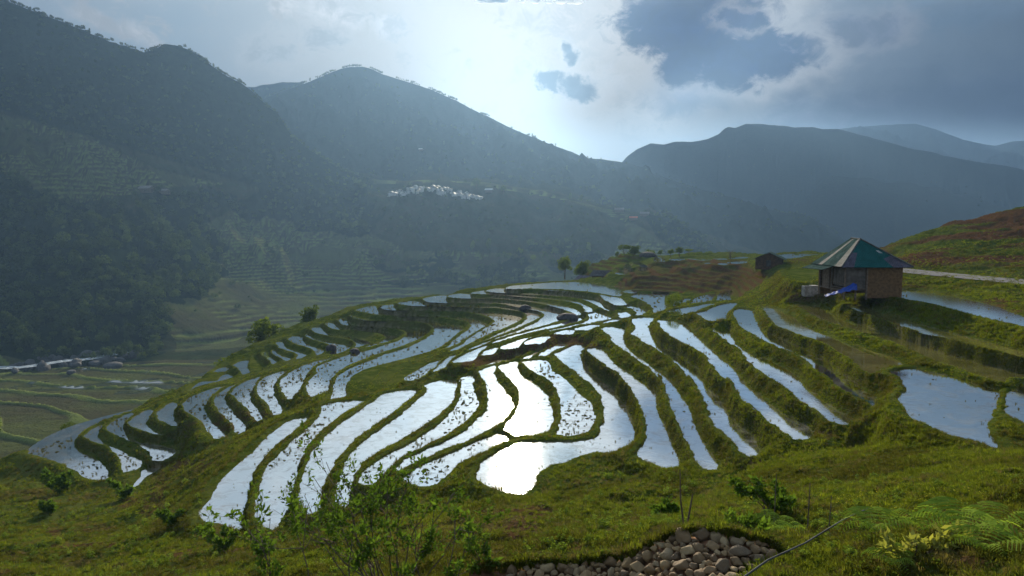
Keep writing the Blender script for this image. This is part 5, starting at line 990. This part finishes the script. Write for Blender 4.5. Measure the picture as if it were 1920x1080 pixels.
# ------------------------------------------------------------------ small huts
M_EARTHD = simple("dark_earth_wall", (.075, .045, .025), .95, .4, 4, .9, 25)
def hut(name, loc, w, d, h, rz, label, wall, rf, rh=.9, over=.35):
    e = empty(name, loc, rz, label, 'hut'); bm = bmesh.new(); add_box(bm, -w/2, w/2, -d/2, d/2, -.6, h)
    a = [bm.verts.new(p) for p in ((-w/2, -d/2, h), (w/2, -d/2, h), (0, -d/2, h + rh - .1))]; b = [bm.verts.new(p) for p in ((-w/2, d/2, h), (w/2, d/2, h), (0, d/2, h + rh - .1))]
    bm.faces.new(a); bm.faces.new(b[::-1]); bmesh_obj("wall", bm, e, wall)
    s = rh / (w / 2); bm = bmesh.new(); slab(bm, [(-w/2 - over, -d/2 - over, h - over * s), (0, -d/2 - over, h + rh), (0, d/2 + over, h + rh), (-w/2 - over, d/2 + over, h - over * s)], .05); slab(bm, [(0, -d/2 - over, h + rh), (w/2 + over, -d/2 - over, h - over * s), (w/2 + over, d/2 + over, h - over * s), (0, d/2 + over, h + rh)], .05)
    bmesh_obj("roof", bm, e, rf); box_obj("door", e, M_DARKROCK, -.35, .35, -d/2 - .03, -d/2 - .004, -.1, h * .75); return e
p = near_at(1420, 499); hut("brown_hut", p, 4.0, 3.2, 1.2, -.45, 'small brown earth walled hut with a grey gable roof, left of the farm house', M_EARTHD, M_SIDE, .95, .55)
top = w_y(1103, 517, 172); hut("grey_hut", (top[0], 172, top[2] - 2.6), 4.4, 4.5, 1.7, .9, 'low grey roofed hut beyond the top flooded terrace, the left one of two', M_WOOD, M_GREY, .9, .5)
top = w_y(1131, 507, 168); hut("dark_hut", (top[0], 168, top[2] - 2.8), 5.0, 4, 1.8, 1.1, 'dark roofed hut beyond the top flooded terrace, the right one of two', M_WOOD, M_DARKROCK, 1.0, .6)
# ------------------------------------------------------------------ road
M_ROAD = simple("pale_road", (.22, .21, .20), 1, .2, 2, .3, 12, spec=0); rr = []
for i in range(len(rd_) - 1):
    for j in range(8): rr.append(tuple(rd_[i] + (rd_[i+1] - rd_[i]) * j / 8))
ribbon("road", rr, 5.0, M_ROAD, .03)
# ------------------------------------------------------------------ boulders
def boulder(name, p, r, label, m, sq=.6, seed=1, cat='rock', group=None):
    bm = bmesh.new(); bmesh.ops.create_icosphere(bm, subdivisions=3, radius=1); rs = random.Random(seed); ph = [rs.uniform(0, 6) for _ in range(6)]
    for v in bm.verts:
        c = v.co.copy(); q = 1 + .16 * math.sin(c.x * 3 + ph[0]) * math.sin(c.y * 2.6 + ph[1]) + .10 * math.sin(c.z * 5 + ph[2]) + .06 * math.sin(c.x * 8 + ph[3]) + .05 * math.sin(c.y * 11 + ph[4])
        q = min(q, 1.05); v.co = Vector((c.x * q * r, c.y * q * r * .85, c.z * q * r * sq))
    o = bmesh_obj(name, bm, None, m); o.location = p; o.rotation_euler = (0, 0, ph[5]); tag(o, label, cat, group); return o
boulder("boulder", near_at(1060, 598) + Vector((0, 0, .1)), 1.8, 'big dark boulder at the bend of a bank among the far terraces', M_DARKROCK, .42, 3)
boulder("boulder", near_at(984, 582) + Vector((0, 0, .1)), 1.2, 'grey boulder on a bank left of the bigger dark boulder', M_DARKROCK, .5, 4)
boulder("boulder", near_at(636, 657) + Vector((0, 0, .2)), 1.0, 'dark leaning boulder in the small paddy at the left terraces', M_DARKROCK, .75, 5)
boulder("boulder", near_at(677, 660) + Vector((0, 0, 0)), .8, 'small dark boulder right of the leaning one', M_DARKROCK, .6, 6)
top = w_y(1213, 476, 198); boulder("crest_rock", (top[0], 197, top[2] - 1.4), 3.2, 'large dark rock standing on the spur crest under foliage', M_DARKROCK, .62, 7)
tree("dark_bush", near_at(1252, 577) + Vector((0, 0, -.1)), 2.6, 3, 'dark round bush standing in the corner of the upper paddies', 'bush', wide=.8)
for i, (u, v, r, l) in enumerate([(205,690,5,'large grey boulder on the near bank of the river'),(125,700,2.2,'pale boulder beside the river, left of the large one'),(236,668,3,'grey boulder at the river bend')]):
    p = far_at(u, v)
    if p is not None: boulder("river_boulder", p + Vector((0, 0, .4)), r, l, M_ROCK, .5, 20 + i)
rk = [far_at(u, 700 - (u) * .115 + random.uniform(-11, 5)) for u in np.arange(5, 250, 3.4)]; bm = bmesh.new()
for i, p in enumerate(rk):
    if p is None: continue
    m4 = Matrix.Translation(p + Vector((0, random.uniform(0, 5), random.uniform(-.5, 1.5)))) @ Matrix.Rotation(random.uniform(0, 6), 4, 'Z') @ Matrix.Diagonal((random.uniform(1.2, 4), random.uniform(1.2, 3), random.uniform(1, 3.6), 1))
    bmesh.ops.create_icosphere(bm, subdivisions=2, radius=1, matrix=m4)
for v in bm.verts: v.co += Vector((random.uniform(-.25, .25), random.uniform(-.25, .25), random.uniform(-.25, .25)))
tag(bmesh_obj("riverbank_rocks", bm, None, M_ROCK), 'jumble of grey rocks lining the far river bank', None, None, 'stuff')
# ------------------------------------------------------------------ white buildings on the hill across the valley
VIL = []
for k in range(64):
    t = k / 63.; u = 732 + 170 * t; vb = 367 - 12 * math.sin(min(1, t / .55) * math.pi / 2) + (19 * max(0, t - .5) / .5 if t > .5 else 0); VIL.append((u + random.uniform(-2, 2), vb + random.choice([-3, 0, 2, 5]) * (1 if .1 < t < .9 else .4) + random.uniform(-1, 1)))
vp = None
for k, (u, v) in enumerate(VIL):
    p = far_at(u, v, 700)
    if p is None: continue
    if vp is None:
        vp = empty("white_building", p, 0); bm = bmesh.new(); add_box(bm, -1.7, 1.7, -1.5, 1.5, -2, 2.0); bmesh_obj("wall", bm, vp, M_WHITE); bm = bmesh.new(); slab(bm, [(-2.1, -1.9, 1.9), (0, -1.9, 3.1), (0, 1.9, 3.1), (-2.1, 1.9, 1.9)], .1); slab(bm, [(0, -1.9, 3.1), (2.1, -1.9, 1.9), (2.1, 1.9, 1.9), (0, 1.9, 3.1)], .1); bmesh_obj("roof", bm, vp, M_WHITE)
        c = vp
    else: c = copy_tree(vp)
    c.location = p; c.rotation_euler = (0, 0, random.uniform(-.6, .6)); s = random.uniform(.8, 1.5); c.scale = (s, s, s * random.uniform(.8, 1.3))
    tag(c, 'tiny white building in the pale cluster on the hazy hill across the valley', 'building', 'white buildings clustered on the hill')
M_ROOFO = simple("orange_roof", (.45, .12, .05), .7, .2, 1); M_THATCH = simple("thatch", (.16, .14, .12), .9, .3, 1)
for u, v, s, rf, l in [(283,363,1.6,M_THATCH,'long grey roofed farmhouse at the edge of the left forest'),(316,366,1.2,M_THATCH,'small grey farmhouse right of the long one by the left forest'),(1187,413,1.3,M_ROOFO,'tiny house with an orange roof on the hazy shoulder'),(1160,399,1.5,M_THATCH,'grey farmhouse on the hazy shoulder, left of the orange roof'),(1205,405,1.5,M_THATCH,'grey farmhouse beside the wooded shoulder'),(918,361,1.3,M_WHITE,'pale lone house right of the white cluster'),(790,286,1.2,M_WHITE,'pale speck of a house high on the middle mountain')]:
    p = far_at(u, v, 500)
    if p is not None: e = hut("farmhouse", p, 5, 8, 2.4, 1.3, l, M_WOOD, rf, 1.6, .6); e['category'] = 'house'; e.scale = (s, s, s)

# ------------------------------------------------------------------ dry stone wall in the foreground
M_STONE = (lambda: (lambda m, n, o: (lambda b, g: (n.link(n.mix(n.m('MULTIPLY', n.noise(g.outputs['Position'], 9, 5, .7), .8), n.ramp(g.outputs['Random Per Island'], [(0, (.13, .075, .030)), (.35, (.29, .175, .068)), (.6, (.44, .28, .115)), (.85, (.55, .40, .20)), (1, (.17, .11, .055))]), (.07, .06, .045)), b.inputs['Base Color']), b.inputs['Roughness'].__setattr__('default_value', .85), (lambda bn: (bn.inputs['Strength'].__setattr__('default_value', .5), bn.inputs['Distance'].__setattr__('default_value', .03), n.link(n.noise(g.outputs['Position'], 22, 4, .7), bn.inputs['Height']), n.link(bn.outputs[0], b.inputs['Normal'])))(n.n('ShaderNodeBump')), n.link(b.outputs[0], o.inputs[0]), m)[-1])(n.n('ShaderNodeBsdfPrincipled'), n.n('ShaderNodeNewGeometry')))(*mat("wall_stone")))()
def stones(name, label, poly, n, r0, r1, seed, ydist):
    """heap of rounded field stones whose faces show inside the image outline, lying on a bank at the given distance"""
    rs = random.Random(seed); bm = bmesh.new(); placed = []; us = [p[0] for p in poly]; vs = [p[1] for p in poly]; tries = 0
    while len(placed) < n and tries < 9000:
        tries += 1; u = rs.uniform(min(us), max(us)); v = rs.uniform(min(vs), max(vs))
        if not inpoly(np.array([u]), np.array([v]), poly)[0]: continue
        top = np.interp(u, [p[0] for p in TOPL], [p[1] for p in TOPL]); y = ydist(u) - (v - top) * .012; r = rs.uniform(r0, r1) * (1.3 if rs.random() < .18 else 1); rp = r * FPX / y
        if any((u - a) ** 2 + ((v - b) * 1.1) ** 2 < ((rp + c) * .62) ** 2 for a, b, c in placed): continue
        placed.append((u, v, rp)); p = Vector(w_y(u, v, y)); s0 = len(bm.verts)
        m4 = Matrix.Translation(p) @ Matrix.Rotation(rs.uniform(0, 6), 4, 'Z') @ Matrix.Rotation(rs.uniform(-.6, .6), 4, 'X') @ Matrix.Diagonal((r * rs.uniform(.9, 1.35), r * rs.uniform(.8, 1.1), r * rs.uniform(.65, 1.0), 1))
        ret = bmesh.ops.create_icosphere(bm, subdivisions=3, radius=1); ph = [rs.uniform(0, 6.28) for _ in range(5)]; pl = [Vector((rs.uniform(-1, 1), rs.uniform(-1, 1), rs.uniform(-1, 1))).normalized() for _ in range(9)]
        for vv in ret['verts']:
            c = vv.co.copy()
            for q in pl:
                d = c.dot(q)
                if d > .62: c -= q * (d - .62) * .92
            c *= 1 + .05 * math.sin(c.x * 6 + ph[0]) + .04 * math.sin(c.y * 7 + ph[1]) + .03 * math.sin(c.z * 11 + ph[2]); vv.co = m4 @ c
    for f in bm.faces: f.smooth = True
    me = bpy.data.meshes.new(name); bm.to_mesh(me); bm.free(); return tag(link(name, me, mat=M_STONE), label, 'stone wall')
TOPL = [(900, 1062), (960, 1058), (1060, 1052), (1150, 1046), (1200, 1030), (1250, 1006), (1290, 994), (1380, 1000), (1450, 1020), (1500, 1060), (1920, 1080)]
def yd(u): return float(np.interp(u, [900, 1150, 1250, 1500], [11.4, 11.2, 10.6, 9.6]))
# earth bank that carries the stones
bm = bmesh.new(); cols = []; nv = 40
for i in range(180):
    u = 880 + i * 3.7; top = float(np.interp(u, [p[0] for p in TOPL], [p[1] for p in TOPL])) + 3; row = []
    for j in range(nv):
        if j < 8: y = yd(u) + .05 + (7 - j) * .22; p0 = Vector(w_y(u, top, yd(u) + .05)); p = Vector((p0.x * y / (yd(u) + .05), y, p0.z - .03 - .11 * (7 - j) ** 1.35 * .8))
        else: v = top + (j - 8) * 4.2; y = yd(u) + .06 - (v - top) * .0112; p = Vector(w_y(u, v, y))
        nz = float(vnoise(np.array(p.x * 5), np.array(p.z * 5 + p.y * 4), 3)) - .5; p = p + Vector((0, nz * .16, nz * .13)); row.append(bm.verts.new(p))
    cols.append(row)
for i in range(len(cols) - 1):
    for j in range(nv - 1): bm.faces.new((cols[i][j], cols[i+1][j], cols[i+1][j+1], cols[i][j+1]))
for f in bm.faces: f.smooth = True
M_SOIL = simple("red_soil", (.17, .085, .042), .95, .5, 5, 1.0, 18)
tag(bmesh_obj("earth_bank", bm, None, M_SOIL), kind='structure')
stones("stone_wall", 'dry stone retaining wall of rounded field stones at the bottom edge, right of centre', [(1196,1040),(1225,1018),(1262,1000),(1292,1000),(1380,1008),(1440,1022),(1452,1050),(1446,1120),(1190,1120)], 330, .045, .15, 5, yd)
stones("stone_row", 'low row of pale rounded stones along the bottom edge, left of the stone wall', [(955,1066),(1060,1060),(1150,1054),(1200,1048),(1200,1120),(950,1120)], 130, .045, .14, 6, yd)

# ------------------------------------------------------------------ foreground shrubs
M_LEAF = foliage_mat("shrub_leaves", (.030, .065, .012), (.12, .19, .03), .45, 4)
M_TWIG = simple("twig_bark", (.11, .085, .06), .85, .4, 9)
def leaf_quads(P, rng, size, up=.3):
    n = len(P); A = rng.normal(size=(n, 3)); A[:, 2] += up; A /= np.linalg.norm(A, axis=1)[:, None]; B = np.cross(A, rng.normal(size=(n, 3))); B /= np.linalg.norm(B, axis=1)[:, None]; s = size * rng.uniform(.6, 1.4, n)[:, None]
    C = P + A * s; V = np.stack([C - A * s, C - B * s * .42 - A * s * .1, C + A * s, C + B * s * .42 - A * s * .1], 1).reshape(-1, 3); return V, np.arange(len(V)).reshape(-1, 4)
def shrub(name, stems, label, seed, leaf=.05, nleaf=26, up=.3, cat='shrub', lm=None):
    """stems: (base, tip) world points; thin forking branches with leaves towards the tips"""
    r = np.random.default_rng(seed); tv = []; L = []; base = Vector(stems[0][0]); e = empty(name, base, 0, label, cat)
    def br(a, b, rad, depth):
        a = Vector(a); b = Vector(b); n = 6; pts = []; d = b - a; off = Vector(r.normal(size=3)) * d.length * .07
        for i in range(n + 1):
            t = i / n; pts.append(a + d * t + off * math.sin(t * math.pi) + Vector((0, 0, d.length * .06 * t * t)) + Vector(r.normal(size=3)) * d.length * .012)
        tv.append(tube([tuple(p - base) for p in pts], list(np.linspace(rad, rad * .35, n + 1)), 5))
        if depth:
            for k in range(3 if depth > 1 else 3):
                t = r.uniform(.35, .95); p = pts[int(t * n)]; q = (d.normalized() + Vector(r.normal(size=3)) * .55).normalized(); q.z = abs(q.z) * .8 + .1; br(p, p + q * d.length * r.uniform(.3, .55), rad * .5, depth - 1)
        m = nleaf if depth == 0 else nleaf // 2
        for k in range(m):
            t = r.uniform(.35 if depth else .15, 1) ** .7; p = pts[min(n, int(t * n))] + Vector(r.normal(size=3)) * .03; L.append(p - base)
    for a, b in stems: br(a, b, .016, 2)
    link("branches", npmesh("branches", *merge(tv), True), e, M_TWIG); link("leaves", npmesh("leaves", *leaf_quads(np.array([tuple(p) for p in L]), r, leaf, up)), e, lm or M_LEAF); return e
def P_(u, v, y): return Vector(w_y(u, v, y))
def G_(u, y):
    x = (u - 960) / FPX * y; return Vector((x, y, float(gz(x, y)) - .05))
st = []
for (ub, yb, ut, vt, yt) in [(700,12.5,612,882,12.2),(690,12.6,585,905,12.6),(705,12.4,640,900,12.0),(720,12.3,660,925,11.8),(730,12.2,700,965,12),(740,12.2,775,900,12.4),(745,12.2,812,945,12.2),(750,12.2,850,935,12.6),(720,12.2,545,960,12.8),(735,12.2,730,900,12.0),(700,12.4,600,935,12.2),(712,12.2,635,955,12.0),(695,12.6,575,940,12.9),(742,12.2,690,905,12.5),(752,12.2,790,985,12.0),(760,12.2,870,975,12.3),(705,12.2,560,1000,12.1)]:
    st.append((G_(ub, yb), P_(ut, vt, yt)))
shrub("bare_shrub", st, 'tall half bare shrub with thin tangled branches in front of the lower paddies', 21, .045, 20, .5)
st = [(G_(u, 11.5), P_(u + d, v, 11.3)) for u, d, v in [(560,-50,985),(600,-20,960),(640,20,985),(820,30,985),(790,-10,1000),(850,40,1000),(880,30,1020),(520,-40,1000)]]
shrub("low_shrub", st, 'low tangled shrub along the bottom edge below the half bare one', 22, .055, 16, .4)
lt = [(G_(u, y), P_(u + d, v, y)) for u, y, d, v in [(1740,8.0,-20,1022),(1750,8,15,1015),(1765,8,45,1030),(1725,8,-70,1030),(1735,8,-35,1045),(1770,8,60,1058)]]
shrub("yellowish_shrub", lt, 'young plant with pale yellow-green oval leaves near the bottom right', 23, .055, 9, .6, 'plant', foliage_mat("pale_leaves", (.16, .19, .04), (.38, .36, .10), .4, 4))
for u, y, v, l, s in [(1255,16,945,'thin leafy sapling growing beside the two dead sticks',3),(1415,11.2,985,'low green shrub at the right end of the stone wall',4),(1445,14,900,'dusty grey-green bush behind the stone wall',5),(300,40,955,'dark shrub in the gully on the lower left',6),(60,58,940,'shrub at the edge of the small meadow on the left',7),(200,60,905,'dense shrub below the lowest paddy',8),(80,66,880,'shrub on the dark slope under the lowest paddy',9),(390,33,985,'shrub under the corner of the leftmost long pool',10),(470,28,1010,'shrub beside the wet patches at the bottom left',11)]:
    sz = max(.5, (float(proj(G_(u, y).x, y, G_(u, y).z)[1]) - v) / FPX * y); b = G_(u, y)
    shrub("shrub", [(b + Vector((i * .1 * sz, 0, 0)), b + Vector((math.cos(i * 1.3) * .5 * sz, math.sin(i * 1.3) * .4 * sz, sz * (.6 + .08 * (i % 4))))) for i in range(6)], l, 30 + s, .03 + .0022 * y, 16, .3)
# ferns
M_FERN = foliage_mat("fern_fronds", (.07, .13, .015), (.34, .46, .07), .45, 5)
def frond(L, rng, bend):
    """one arching frond along +x with pinnae"""
    V = []; F = []; n = 14; o = 0
    for i in range(n):
        t = i / n; x = L * t * (1 - .15 * bend * t); z = L * (1.25 * t - 1.05 * t * t * bend); w = L * .26 * math.sin(math.pi * min(1, t * .92 + .10)) ** .8
        for s in (-1, 1):
            m = 2
            for j in range(m):
                a = j / m + .02; b = (j + 1) / m; hw = L * .017 * (1.1 - a)
                pa = Vector((x + w * a * .35, s * w * a, z - w * a * a * .35)); pb = Vector((x + w * b * .35, s * w * b, z - w * b * b * .35)); d = Vector((hw, 0, hw * .3))
                V += [tuple(pa - d), tuple(pa + d), tuple(pb + d * .7), tuple(pb - d * .7)]; F.append((o, o + 1, o + 2, o + 3)); o += 4
    return np.array(V), np.array(F)
def fern(p, L, n, label, seed, rz=0):
    r = np.random.default_rng(seed); e = empty("fern", p, rz, label, 'fern', 'ferns on the near slope')
    for k in range(n):
        v, f = frond(L * r.uniform(.7, 1.15), r, r.uniform(.9, 1.4)); a = 6.283 * k / n + r.uniform(-.3, .3); c, s = math.cos(a), math.sin(a)
        v = np.stack([v[:, 0] * c - v[:, 1] * s, v[:, 0] * s + v[:, 1] * c, v[:, 2]], -1); link("frond", npmesh("frond", v, f), e, M_FERN)
for i, (u, y, L, n, l) in enumerate([(1665,9.6,.70,8,'large fern in the middle of the lower right slope'),(1840,8.4,.80,9,'largest fern, in the bottom right corner beside the soil edge'),(1905,9.2,.75,8,'fern cut by the right edge, above the bottom corner'),(1760,8.7,.5,7,'fern between the two largest ferns'),(1460,12.2,.55,9,'pale grey-green fern right of the stone wall'),(1485,11.2,.45,8,'small fern below the pale grey-green one'),(1642,12.4,.42,8,'small fern on the grass above the long stalk'),(1880,7.6,.6,9,'dark fern at the very bottom right'),(1700,7.9,.45,8,'small fern at the bottom edge beside the yellowish plant'),(1860,10.8,.5,8,'bright fern on the soil edge at right'),(1245,13.2,.35,7,'tiny fern left of the dead sticks')]):
    fern(G_(u, y) + Vector((0, 0, .12)), L, n, l, 60 + i, i * .5)
# sticks, stalk
def stick(name, pts, r0, r1, label, m=M_TWIG, cat='stick'):
    tag(link(name, npmesh(name, *tube([tuple(p) for p in pts], list(np.linspace(r0, r1, len(pts))), 6), True), mat=m), label, cat)
b = G_(1296, 12.6); stick("dead_stick", [b, b + Vector((-.10, 0, .75)), P_(1275, 880, 12.6)], .022, .008, 'tall thin dead stick leaning left above the stone wall')
b = G_(1300, 12.3); stick("dead_stick", [b, b + Vector((.01, 0, .4)), P_(1299, 926, 12.3)], .024, .013, 'shorter upright dead stick beside the leaning one')
b = G_(1062, 15); stick("dry_stalk", [b, P_(1060, 996, 15)], .010, .005, 'single pale dry stalk standing in the grass left of the wall', M_DRY)
stick("long_stalk", [P_(1395, 1082, 8.6), P_(1440, 1050, 8.8), P_(1510, 1018, 9.2), P_(1580, 975, 9.8), P_(1632, 951, 10.4)], .015, .008, 'long pale bent stalk crossing the lower right slope', M_PINK)
for (u, v0, v1, y, l) in [(162,995,968,52,'pale dry stem at the edge of the small meadow'),(1452,945,888,13,'dark dead stem in the pale fern'),(1515,960,905,12.5,'dark dead twig right of the pale fern'),(1555,962,930,12,'short dark dead twig above the long stalk')]:
    b = P_(u, v0, y); b.z = float(gz(b.x, b.y)) - .1; stick("dry_stick", [b, P_(u + 4, v1, y)], .014 * y / 12, .006 * y / 12, l)
# yellow flowers
M_YEL = simple("yellow_petals", (.75, .65, .04), .6, .1, 5); pfl = [proto("flower", leaf_cloud(10, [(0, 0, .8, .5, .5, .15)], .35, rng), M_YEL)]
sel = inpoly(HU, HV, [(1540,940),(1600,925),(1700,905),(1760,920),(1860,915),(1850,945),(1760,955),(1680,960),(1560,960)]) & (kin < 0)
x, y, a, b = cells(30000, sel); x, y = x[:420], y[:420]; scatter("yellow_flowers", np.stack([x, y, gz(x, y) + .06], -1), rng.uniform(.02, .045, len(x)), np.zeros(len(x), int), pfl, 'tiny yellow flowers dotted over the grass at lower right')
# coarse grass in the nearest strip
ok = (HV > 905) & (HV < 1120) & (HU > -60) & (HU < 1990) & (GY < 40)
x, y, a, b = cells(26000, ok & (kin < 0), np.clip(.25 + .75 * sst(fbm(GX / .9, GY / .9, 97, 3), .45, .6), 0, 1) * np.clip(1.05 - soil * 1.2, .04, 1))
scatter("coarse_grass", np.stack([x, y, gz(x, y) - .02], -1), (.07 + .006 * y) * rng.uniform(.6, 1.5, len(x)), rng.choice(4, len(x), p=[.25, .3, .15, .3]), pg, 'coarse grass and weeds on the near slope', tilt=rng.normal(0, .3, len(x)))
# grass growing over and out of the wall
pw_ = []; 
for k in range(900):
    u = random.uniform(890, 1540); t_ = float(np.interp(u, [p[0] for p in TOPL], [p[1] for p in TOPL])); q = P_(u, t_ + random.uniform(-6, 5) if random.random() < .7 else random.uniform(t_, 1085), yd(u)); pw_.append((q.x, q.y - .02, q.z))
scatter("wall_grass", np.array(pw_), rng.uniform(.06, .20, len(pw_)), rng.choice(4, len(pw_), p=[.2, .4, .3, .1]), pg, 'grass and dry roots growing out of the stone wall')

# withered growth on the bare soil near the camera
x, y, a, b = cells(60000, (HV > 880) & (HV < 1110) & (HU > -40) & (HU < 1960) & (GY < 70) & (kin < 0) & (soil > .25), None)
scatter("dry_grass", np.stack([x, y, gz(x, y) - .02], -1), (.05 + .004 * y) * rng.uniform(.5, 1.5, len(x)), rng.choice(4, len(x), p=[.08, .12, .7, .1]), pg, 'withered straw coloured grass on the bare soil', tilt=rng.normal(0, .6, len(x)))

# broad-leaved weeds of uneven height on the near slope
M_WEED = foliage_mat("weed_leaves", (.03, .07, .012), (.20, .26, .05), .4, 3, .5); pw2 = [proto("weed_a", leaf_cloud(70, [(0, 0, .5, .45, .45, .45)], .13, rng, -.2), M_WEED), proto("weed_b", leaf_cloud(50, [(0, 0, .6, .25, .25, .6), (.2, .1, .3, .25, .25, .25)], .10, rng, -.4), M_WEED)]
x, y, a, b = cells(26000, (HV > 890) & (HV < 1110) & (HU > -40) & (HU < 1960) & (GY < 60) & (kin < 0), sst(fbm(GX / 1.6, GY / 1.6, 98, 3), .44, .60) * np.where(HV > 960, 1., .35) * np.clip(1.05 - 1.3 * soil, 0, 1))
scatter("weeds", np.stack([x, y, gz(x, y) - .03], -1), (.08 + .006 * y) * rng.uniform(.4, 1.6, len(x)), rng.choice(2, len(x)), pw2, 'broad leaved weeds of uneven height on the near slope', tilt=rng.normal(0, .3, len(x)))

# ------------------------------------------------------------------ cloud blobs added above the view to shade haze and ranges; gaps leave shafts
def blocker_mat():
    m, n, o = mat("blocker_vapour"); d = n.n('ShaderNodeBsdfDiffuse'); d.inputs[0].default_value = (.85, .86, .9, 1); t = n.n('ShaderNodeBsdfTranslucent'); t.inputs[0].default_value = (.97, .95, .92, 1)
    mx = n.n('ShaderNodeMixShader'); mx.inputs[0].default_value = .88; n.link(d.outputs[0], mx.inputs[1]); n.link(t.outputs[0], mx.inputs[2]); n.link(mx.outputs[0], o.inputs[0]); return m
CM = blocker_mat()
def cloud(x0, x1, seed, r0, reach):  # one added sun blocker, placed for the shadow it throws into the haze
    rs = random.Random(seed); bm = bmesh.new(); H0 = 16000.; k = 1 / math.tan(R(SUN_EL)); sx = math.tan(R(SUN_AZ)) * k * H0; y0 = (H0 - 880) * k - 100; y1 = (H0 + 100) * k + reach
    nx = max(1, int((x1 - x0) / r0) + 1); ny = int((y1 - y0) / (r0 * 1.35)) + 1
    for i in range(nx):
        for j in range(ny):
            t = j / ny; x = x0 + (x1 - x0) * (i + .5) / nx + rs.uniform(-.25, .25) * r0 + sx; y = y0 + (y1 - y0) * t + rs.uniform(-.3, .3) * r0; r = r0 * rs.uniform(.9, 1.25)
            if t > .85 and rs.random() < .35: continue
            bmesh.ops.create_icosphere(bm, subdivisions=2, radius=1, matrix=Matrix.Translation((x, y, H0 + rs.uniform(-60, 60))) @ Matrix.Rotation(rs.uniform(0, 6), 4, 'Z') @ Matrix.Diagonal((r, r * 1.2, r * .3, 1)))
    for v in bm.verts: v.co += Vector((22 * math.sin(v.co.x / 37 + v.co.z / 23), 40 * math.sin(v.co.y / 61 + v.co.x / 43), 26 * math.sin(v.co.x / 71) * math.sin(v.co.y / 83) + rs.uniform(-5, 5)))
    for f in bm.faces: f.smooth = True
    tag(bmesh_obj_("cloud_blocker", bm, CM), kind='structure')
def bmesh_obj_(name, bm, m):
    me = bpy.data.meshes.new(name); bm.to_mesh(me); bm.free(); return link(name, me, mat=m)
for c in CLOUD_BLOCKERS: cloud(*c)
# ------------------------------------------------------------------ the air
def haze():
    bm = bmesh.new(); bmesh.ops.create_cube(bm, size=1)
    x0, x1, y0, y1, z0, z1 = -9500, 9500, -60, 7100, -130, 880
    for v in bm.verts: v.co = Vector((x0 if v.co.x < 0 else x1, y0 if v.co.y < 0 else y1, z0 if v.co.z < 0 else z1))
    me = bpy.data.meshes.new("haze"); bm.to_mesh(me); bm.free()
    m = bpy.data.materials.new("haze"); m.use_nodes = True; t = m.node_tree; t.nodes.clear()
    pv = t.nodes.new('ShaderNodeVolumePrincipled'); pv.inputs['Density'].default_value = HAZE_D; pv.inputs['Color'].default_value = HAZE_C + (1,); pv.inputs['Anisotropy'].default_value = HAZE_G
    o = t.nodes.new('ShaderNodeOutputMaterial'); t.links.new(pv.outputs[0], o.inputs['Volume'])
    tag(link("haze", me, mat=m), 'thin pale blue haze filling the whole valley', None, None, 'stuff')
haze()
